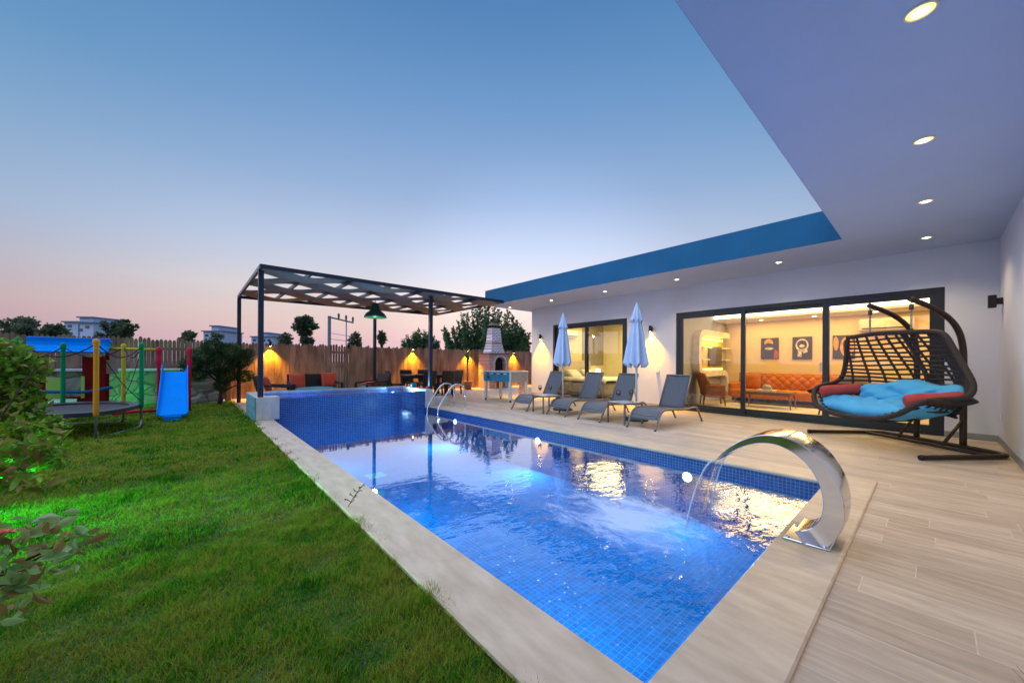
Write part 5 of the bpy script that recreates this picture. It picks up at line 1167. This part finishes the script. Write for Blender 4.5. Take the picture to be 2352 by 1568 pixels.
for u in (82, 246):
    r0 = ray(u, 900); x = r0.x*11.9/r0.y; sub(MB().box(x-.03, x+.03, 11.88, 11.94, -.05, 1.5, .006), 'corner_post', dred, ph)
r0 = ray(95, 910); r1 = ray(258, 910); a_ = r0.x*11.12/r0.y; b_ = r1.x*11.12/r1.y
sub(MB().tube([(a_, 11.12, .55), (a_+.5, 11.12, .52), (b_-.35, 11.12, .52), (b_, 11.12, .60)], .03, 8), 'blue_ledge', plm('play_teal', (.01, .12, .28)), ph)
rp = MB(); q = [ray(112, 915), ray(177, 915), ray(170, 949), ray(105, 949)]
P4 = [Vector((r.x*y/r.y, y, CZ+r.z*y/r.y)) for r, y in zip(q, (11.15, 11.15, 10.75, 10.75))]
rp.add([*P4, *[p-Vector((0, 0, .03)) for p in P4]], [(0, 1, 2, 3), (7, 6, 5, 4), (0, 4, 5, 1), (1, 5, 6, 2), (2, 6, 7, 3), (3, 7, 4, 0)]); sub(rp, 'ramp', plm('play_pale_green', (.42, .66, .40)), ph)
# trampoline
tr_ = empty('trampoline', (0, 0, 0), 0, 'small black trampoline with padded orange, green and yellow posts', 'trampoline')
pp = [(-1.07, 8.30), (-.66, 9.33), (-.97, 10.25), (-1.78, 10.62), (-2.30, 9.75), (-1.86, 8.62)]; pcs = [po, pg_, py_, pg_, po, plm('play_dull_green', (.05, .22, .07))]
cen = Vector((-1.44, 9.48)); ZM = .34
loop = []
for i in range(6):
    p0, p1, p2, p3 = [Vector(pp[(i+k) % 6]) for k in (-1, 0, 1, 2)]
    for k in range(6):
        t = k/6; q_ = .5*((2*p1)+(p2-p0)*t+(2*p0-5*p1+4*p2-p3)*t*t+(3*p1-p0-3*p2+p3)*t**3); loop.append(cen+(q_-cen)*.96)
mat_m = M('black_mat', (.014, .016, .020), rough=.6, var=.2)
mb = MB(); n_ = len(loop); vs = [(cen.x, cen.y, ZM-.03)]+[(*(cen+(p-cen)*.84), ZM-.005) for p in loop]; mb.add(vs, [(0, 1+i, 1+(i+1) % n_) for i in range(n_)]); sub(mb, 'jumping_mat', mat_m, tr_)
mb = MB()
for i in range(n_):
    a, b = loop[i], loop[(i+1) % n_]; ai, bi = cen+(a-cen)*.83, cen+(b-cen)*.83; ao, bo2 = cen+(a-cen)*1.03, cen+(b-cen)*1.03
    mb.add([(*ai, ZM+.02), (*bi, ZM+.02), (*bo2, ZM+.03), (*ao, ZM+.03), (*ai, ZM-.02), (*bi, ZM-.02), (*bo2, ZM-.03), (*ao, ZM-.03)], [(0, 1, 2, 3), (7, 6, 5, 4), (3, 2, 6, 7), (1, 0, 4, 5)])
sub(mb, 'edge_pad', M('pad_cover', (.014, .017, .022), rough=.5, var=.15, vscale=18), tr_)
galv = M('galvanised_tube', (.42, .43, .42), rough=.4, metal=.7)
for i, ((x, y), m_) in enumerate(zip(pp, pcs)):
    sub(MB().tube([(x, y, -.05), (x, y, 1.42)], .016, 8), 'pole', galv, tr_)
    r_ = .031; lean = .012*(-1)**i
    sub(MB().lathe([(r_*.7, .30), (r_, .34), (r_*1.05, .8), (r_, 1.36), (r_*1.35, 1.42), (r_*1.3, 1.46), (r_*.2, 1.48)], (x, y, 0), 12, wob=lambda a, z: 1+.10*math.sin(2*a+z*7)), 'foam_sleeve', m_, tr_)
for i in (0, 2, 4):
    a, b = Vector(pp[i]), Vector(pp[(i+1) % 6]); sub(MB().tube([(*a, .1), (*(a*.97+b*.03), .0), (*(a*.9+b*.1), -.03), (*(a*.1+b*.9), -.03), (*(a*.03+b*.97), .0), (*b, .1)], .016, 8), 'leg_tube', galv, tr_)
netm = M('net_edge_cord', (.01, .012, .014), rough=.8); mb = MB()
for i in range(6):
    a, b = Vector(pp[i]), Vector(pp[(i+1) % 6])
    mb.tube([(*(a.lerp(b, t)), 1.40-.20*math.sin(math.pi*t)) for t in np.linspace(0, 1, 9)], .010, 6)
    mb.tube([(*(a.lerp(b, t)), 1.38-.95*t-.1*math.sin(math.pi*t)) for t in np.linspace(0, 1, 9)], .006, 5) if i in (0, 1) else None
sub(mb, 'net_cord', netm, tr_)
# ------------------------------------------------------------------ shrubs and trees of the garden
bark = M('dark_bark', (.07, .045, .03), rough=.95, var=.3, vscale=14, bump=.6)
def blobs(centres, n):
    """points in a handful of overlapping leafy lumps"""
    ws = np.array([c[3]**2 for c in centres]); ws = ws/ws.sum(); out_ = []
    for c, w in zip(centres, ws):
        k = max(3, int(n*w)); d = rng.normal(size=(k, 3)); d /= np.linalg.norm(d, axis=1)[:, None]; r = c[3]*(rng.uniform(.35, 1, k)**.6)
        p = np.array(c[:3])+d*r[:, None]*np.array([1, 1, c[4] if len(c) > 4 else .8]); out_.append(p)
    return np.concatenate(out_)
# juniper at the end of the lawn
jn = empty('juniper_tree', (.60, 12.75, -.05), 0, 'dark green bushy tree in front of the stone wall end', 'tree')
mb = MB(); mb.tube([(0, 0, 0), (.03, 0, .35), (-.03, .02, .7), (.02, 0, 1.2)], [.055, .045, .04, .02], 9)
for a in range(7): t = a*.9; mb.tube([(0, 0, .3+.1*a), (.3*math.cos(t), .3*math.sin(t), .5+.13*a), (.55*math.cos(t), .5*math.sin(t), .62+.14*a)], [.025, .016, .006], 6)
sub(mb, 'trunk', bark, jn)
cc = [(-.15, 0, 1.60, .28), (.25, 0, 1.45, .32), (-.35, 0, 1.30, .34), (.45, .1, 1.20, .30), (-.6, 0, 1.10, .26), (0, 0, 1.1, .36), (-.45, 0, .85, .24), (.15, 0, .80, .26), (.55, 0, .78, .24), (.05, 0, .52, .20), (.62, 0, 1.42, .18), (-.05, 0, 1.85, .14)]
leaves('crown', blobs(cc, 15000), .055, leafmat('juniper_green', (.018, .065, .018), (.055, .14, .03), scale=5), jn, aspect=.38)
# big leafy bush on the left, lit green from below
def bush(name, label, base, lumps, n, size, mats, stems, cat_='bush'):
    e = empty(name, base, 0, label, cat_); mb = MB()
    for s_ in stems: mb.tube(s_, [.012, .009, .007, .003][:len(s_)] if len(s_) <= 4 else .008, 6)
    sub(mb, 'stem', bark, e)
    for k, (m_, frac, nm) in enumerate(mats): leaves(nm, blobs(lumps, int(n*frac)), size, m_, e, up=.15, aspect=.46, fold=.3, round_=True)
    return e
bx, by_ = -1.35, 4.3
lump = []
def WP(u, v, d, r, sq=.85): p = at(u, v, d); return (p.x-bx, p.y-by_, p.z+.05, r, sq)
lump = [WP(-40, 850, 2.75, .30), WP(0, 850, 2.8, .20), WP(22, 890, 2.8, .11), WP(88, 852, 2.9, .05), WP(110, 836, 2.95, .035), WP(-12, 935, 2.75, .24), WP(-60, 960, 2.7, .34), WP(45, 988, 2.7, .13), WP(30, 820, 2.9, .10),
        WP(-30, 1030, 2.6, .30), WP(60, 1005, 2.6, .14), WP(125, 976, 2.7, .07), WP(40, 1060, 2.5, .15), WP(95, 1040, 2.5, .13), WP(-70, 1080, 2.5, .2), WP(10, 800, 3.0, .08)]
lf_a = leafmat('bush_leaf_green', (.10, .25, .012), (.28, .42, .03), scale=4, c3=(.42, .42, .07)); lf_b = leafmat('bush_leaf_bronze', (.26, .17, .04), (.36, .28, .07), scale=6)
stems = [[(0, 0, 0), (.1*math.cos(t), .1*math.sin(t), .35), (.35*math.cos(t), .3*math.sin(t), .8), (.5*math.cos(t), .4*math.sin(t), 1.15)] for t in np.linspace(0, 5.5, 9)]
bush('garden_bush', 'large yellow green leafy bush at the left edge, lit green from below', (bx, by_, -.05), lump, 6200, .062, [(lf_a, .86, 'foliage'), (lf_b, .14, 'young_leaves')], stems)
# rose bush close to the camera, low at the left edge
bx, by_ = -.72, 2.2
lump = [WP(20, 1240, 1.36, .09), WP(90, 1215, 1.40, .08), WP(150, 1215, 1.45, .05), WP(60, 1290, 1.32, .10), WP(140, 1270, 1.38, .07), WP(-40, 1300, 1.3, .14), WP(190, 1240, 1.45, .03), WP(40, 1350, 1.28, .09), WP(-50, 1400, 1.25, .12), WP(15, 1400, 1.22, .05)]
stems = [[(0, 0, 0), (.06, -.02, .25), (.16, -.03+.03*k, .4), (.25+.05*k, .04*k-.08, .42+.03*k)] for k in range(4)]+[[(0, 0, 0), (-.05, 0, .3), (.02, -.03, .5), (.08, 0, .62)]]
rose = bush('rose_bush', 'small rose bush with large leaves close to the lower left corner', (bx, by_, -.05), lump, 130, .066, [(leafmat('rose_leaf', (.18, .36, .09), (.42, .54, .20), scale=12, rough=.4, spec=.4), .75, 'foliage'), (leafmat('rose_leaf_bronze', (.30, .16, .05), (.36, .26, .09), scale=12), .25, 'young_leaves')], stems)
p = at(-2, 1232, 1.25); mb = MB()
for k in range(14):
    a = k*2.4; r_ = .008+.0022*k; mb.add([Vector((r_*math.cos(a), r_*math.sin(a), .01)), Vector((r_*1.5*math.cos(a-.5), r_*1.5*math.sin(a-.5), .028)), Vector((r_*1.75*math.cos(a), r_*1.75*math.sin(a), .032-.0012*k)), Vector((r_*1.5*math.cos(a+.5), r_*1.5*math.sin(a+.5), .028)), Vector((0, 0, 0))], [(4, 0, 1, 2), (4, 2, 3, 0)], True)
fl_ = mb.build('flower', M('coral_petal', (.85, .10, .05), rough=.6), rose); fl_.location = (p.x-bx, p.y-by_, p.z+.05); fl_.scale = (.6, .6, .6)
# low shrub right of the big bush
bx, by_ = -.95, 3.05
lump = [WP(20, 1100, 2.0, .10), WP(90, 1110, 2.0, .06), WP(-20, 1060, 2.0, .14), WP(60, 1060, 2.1, .08), WP(110, 1010, 2.2, .07), WP(130, 1035, 2.15, .05)]
bush('garden_shrub', 'low broad leaved shrub in front of the large bush, over the green glow', (bx, by_, -.05), lump, 230, .075, [(lf_a, .7, 'foliage'), (lf_b, .3, 'young_leaves')], [[(0, 0, 0), (.05, 0, .3), (.15, .1, .55)], [(0, 0, 0), (-.1, .05, .4), (.0, .2, .7)]])
# feathery palm below the right edge of the view
pa = empty('potted_palm', (1.72, -.30, -.02), 0, 'dark feathery palm tips poking up at the bottom right corner', 'potted plant')
sub(MB().lathe([(.09, 0), (.11, .13), (.12, .13), (.12, .15), (.10, .15), (.09, .12)], n=20), 'pot', MATS['terracotta'], pa)
mb = MB()
for k in range(16):
    a = 1.2+k*.17; d = Vector((math.cos(a)*.5, math.sin(a)*.42, 0)); s = Vector((-math.sin(a), math.cos(a), 0)); ln = .34+.05*math.sin(k*3); vs = []
    for j in range(5):
        t = j/4; p = d*ln*t+Vector((0, 0, .13+.24*t-.06*t*t)); w = .006*(1-t)+.0008; vs += [p-s*w, p+s*w]
    mb.add(vs, [(2*q, 2*q+1, 2*q+3, 2*q+2) for q in range(4)])
mb.build('fronds', leafmat('palm_leaf', (.03, .06, .03), (.06, .10, .05)), pa)
# dry seed stalk leaning over the coping
wd = empty('seed_stalk', (.93, 3.05, -.03), 0, 'thin brown seed stalk leaning over the pool edge from the grass', 'weed'); mb = MB()
mb.tube([(0, 0, 0), (.04, -.02, .08), (.10, -.03, .17)], [.0035, .003, .002], 5)
for k in range(7): z = .05+.017*k; x = .02+.012*k; s_ = (-1)**k; mb.tube([(x, -.02, z), (x+s_*.03, -.03, z+.03)], [.0015, .004], 4)
sub(mb, 'stem', M('dry_stalk', (.16, .11, .06), rough=.9), wd)
tips = np.array([(.02+.012*k+(-1)**k*.03, -.03, .08+.017*k) for k in range(7)]*3+[(.10, -.03, .17)]*8)
leaves('seed_head', tips, .02, leafmat('dry_leaf', (.16, .13, .06), (.2, .18, .08)), wd)

# ------------------------------------------------------------------ beyond the fence
def bgtree(name, label, u, vtop, vbot, halfpx, dep, style, group='trees beyond the fence', dense=1.0, mat_=None):
    """style 0 round crown, 1 upright sprays, 2 open sparse"""
    b = at(u, 832, dep); x, y = b.x, b.y; k = dep/841.8; top = CZ+(832.5-vtop)*k; bot = CZ+(832.5-vbot)*k; hw = halfpx*k
    e = empty(name, (x, y, -.06), 0, label, 'tree', group); mb = MB(); hh = top-bot; Ls = []
    rx = Vector((Rv.x, Rv.y, 0)).normalized(); ry = Vector((Fv.x, Fv.y, 0))
    mb.tube([(0, 0, 0), (.02*hh, 0, bot*.6), (0, .02, bot+hh*.5)], [hw*.09+.05, hw*.07+.04, .03], 8)
    if style == 1:
        nS = 24; 
        for i in range(nS):
            f = (i/(nS-1)*2-1); h = top-(abs(f)**1.6)*hh*.62-random.random()*hh*.13; bx_ = rx*f*hw+ry*random.uniform(-.6, .6)*hw
            st = Vector((0, 0, bot*.5)); mb.tube([st, bx_*.6+Vector((0, 0, bot*.9)), bx_+Vector((0, 0, h))], [.05, .03, .008], 5)
            m_ = 9
            for j in range(m_): t = j/(m_-1); q = bx_*(.75+.25*t)+Vector((0, 0, bot*.75+(h-bot*.75)*t)); Ls.append((q.x, q.y, q.z, hw*.085*(1.25-.85*t), 1.7))
    elif style == 0:
        for i in range(26):
            a = random.uniform(0, 2*math.pi); r = random.random()**.5; z = random.random(); wz = math.sin(math.pi*(.12+.80*z))**.6
            q = rx*math.cos(a)*r*hw*wz+ry*math.sin(a)*r*hw*wz; Ls.append((q.x, q.y, bot+hh*(.05+.88*z), hw*random.uniform(.22, .36), .8))
            if i % 4 == 0: mb.tube([(0, 0, bot*.8), (q.x, q.y, bot+hh*.9*z)], [.04, .01], 5)
    else:
        for i in range(15):
            f = random.uniform(-1, 1); h = bot+hh*random.uniform(.25, 1)*(1-.3*abs(f)); q = rx*f*hw+ry*random.uniform(-.4, .4)*hw
            mb.tube([(0, 0, bot*.7), (q.x*.5, q.y*.5, bot+(h-bot)*.4), (q.x, q.y, h)], [.05, .03, .008], 5)
            for t in (.55, .8, 1.0): Ls.append((q.x*t, q.y*t, bot+(h-bot)*t, hw*.12, .9))
    sub(mb, 'trunk', bark, e)
    n = int(2600*dense); sz = k*6.5
    leaves('crown', blobs(Ls, n), sz, mat_ or MATS['far_leaf'], e, aspect=.6)
    return e
leafmat('far_leaf', (.045, .09, .06), (.14, .19, .10), scale=.8); pop = leafmat('poplar_leaf', (.04, .12, .06), (.13, .22, .09), scale=1.2)
bgtree('poplar_tree', 'large dark green tree of upright shoots behind the barbecue', 1112, 698, 805, 100, 24, 1, dense=8.0, mat_=pop)
bgtree('young_tree', 'lower tree of upright shoots just left of the large tree behind the fence', 968, 757, 800, 40, 26, 1, dense=2.6, mat_=pop)
bgtree('round_tree', 'lone dark tree standing behind the fence between the pergola posts', 697, 725, 792, 27, 36, 0, dense=1.5)
bgtree('small_tree', 'small feathery tree to the left of the lone dark tree', 656, 766, 792, 12, 40, 1, dense=.4)
bgtree('small_tree', 'small thin tree right of the power poles', 816, 764, 792, 12, 44, 1, dense=.4)
bgtree('small_tree', 'small thin tree just right of the rear pergola post', 876, 762, 795, 11, 44, 2, dense=.3)
bgtree('broad_tree', 'dark broad tree behind the fence at the far left', 84, 729, 790, 46, 34, 0, dense=1.8)
bgtree('low_tree', 'low dark tree between the broad tree and the pale house', 130, 748, 790, 19, 34, 0, dense=.8)
bgtree('thin_tree', 'sparse thin tree at the left edge of the photo', 8, 737, 790, 26, 34, 2, dense=.5)
bgtree('blossom_tree', 'open branched tree right of the pale house, above the playhouse', 268, 729, 790, 40, 26, 2, dense=.9)
bgtree('small_tree', 'tiny dark tree behind the fence above the slide', 432, 765, 792, 13, 46, 0, dense=.35)
bgtree('poplar_tree', 'pale leafy tree between the barbecue chimney and the white wall', 1190, 742, 806, 26, 25, 1, dense=2.0, mat_=pop)
# distant pale houses
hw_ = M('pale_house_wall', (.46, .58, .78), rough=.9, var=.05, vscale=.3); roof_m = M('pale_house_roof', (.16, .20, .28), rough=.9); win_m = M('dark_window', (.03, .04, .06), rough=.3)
def house(label, u0, u1, vt, vb, dep, blocks, wins):
    k = dep/841.8; o = at((u0+u1)/2, 832, dep); rz = -YAW
    e = empty('distant_house', (o.x, o.y, -.06), rz, label, 'house', 'distant pale houses beyond the fence'); W_ = (u1-u0)*k; top = CZ+(832.5-vt)*k; base = CZ+(832.5-vb)*k; hh = top-base
    mb = MB(); rf = MB()
    for i, (a, b, h, yo) in enumerate(blocks):
        x0, x1 = -W_/2+a*W_, -W_/2+b*W_; z1 = base+h*hh; mb.box(x0, x1, yo, yo+8, -.0, z1-.02); rf.box(x0-.3, x1+.3, yo-.5, yo+8.3, z1-.019, z1+.30)
    sub(mb, 'wall', hw_, e); sub(rf, 'roof_slab', roof_m, e)
    for (a, b, yo) in wins: x = -W_/2+a*W_; z = base+b*hh; sub(MB().box(x-.5, x+.5, yo-.08, yo-.01, z-.35, z+.35), 'window', win_m, e)
    return e
house('widest pale blue distant house, above the playhouse roof', 147, 222, 733, 775, 95, [(0, .42, .72, 0), (.30, .72, 1.0, 1.2), (.60, 1, .66, -.8)], [(.17, .52, 0), (.82, .45, -.8), (.2, .1, 0), (.5, .7, 1.2), (.62, .3, -.8)])
house('pale distant house with stepped roof, above the dark juniper', 467, 511, 752, 785, 110, [(0, 1, .62, 0), (.30, .68, 1.0, .8)], [(.17, .35, 0), (.48, .5, .0), (.8, .3, 0)])
house('pale distant house directly behind the left front pergola post', 577, 625, 767, 788, 125, [(0, 1, .55, 0), (.45, .72, 1.0, .8)], [(.15, .2, 0), (.6, .2, 0), (.85, .2, 0)])
# power poles
pm = M('concrete_pole', (.22, .25, .30), rough=.9); ins = M('insulator', (.10, .06, .05), rough=.3)
up = empty('power_pole', (0, 0, 0), 0, 'grey power pole pair with cross arm and insulators behind the fence', 'power pole')
a = at(756, 832, 32); b = at(795, 832, 34); za = CZ+(832.5-729)*32/841.8; zb2 = CZ+(832.5-739)*34/841.8; c = at(811, 832, 34.8); zc_ = CZ+(832.5-741)*34.8/841.8
sub(MB().box(a.x-.11, a.x+.11, a.y-.11, a.y+.11, -.1, za+.05), 'pole', pm, up); sub(MB().tube([(b.x, b.y, -.1), (b.x, b.y, zb2)], .05, 8), 'pole', pm, up)
sub(MB().bar((a.x, a.y, za-.05), (c.x, c.y, zc_-.08), .09, .12), 'cross_arm', pm, up)
for t in (.37, .68, .98):
    q = Vector((a.x, a.y, za)).lerp(Vector((c.x, c.y, zc_)), t); sub(MB().lathe([(.05, 0), (.10, .08), (.07, .16), (.11, .26), (.09, .40), (.05, .48)], q, 10), 'insulator', ins, up)
for k, z in enumerate((2.75, 2.25)):
    pa, pb_ = Vector((a.x, a.y, z+.9)), Vector((b.x+1.0, b.y+.9, z+.8)); sub(MB().tube([pa, pb_], .022, 5), 'wire_brace', pm, up)
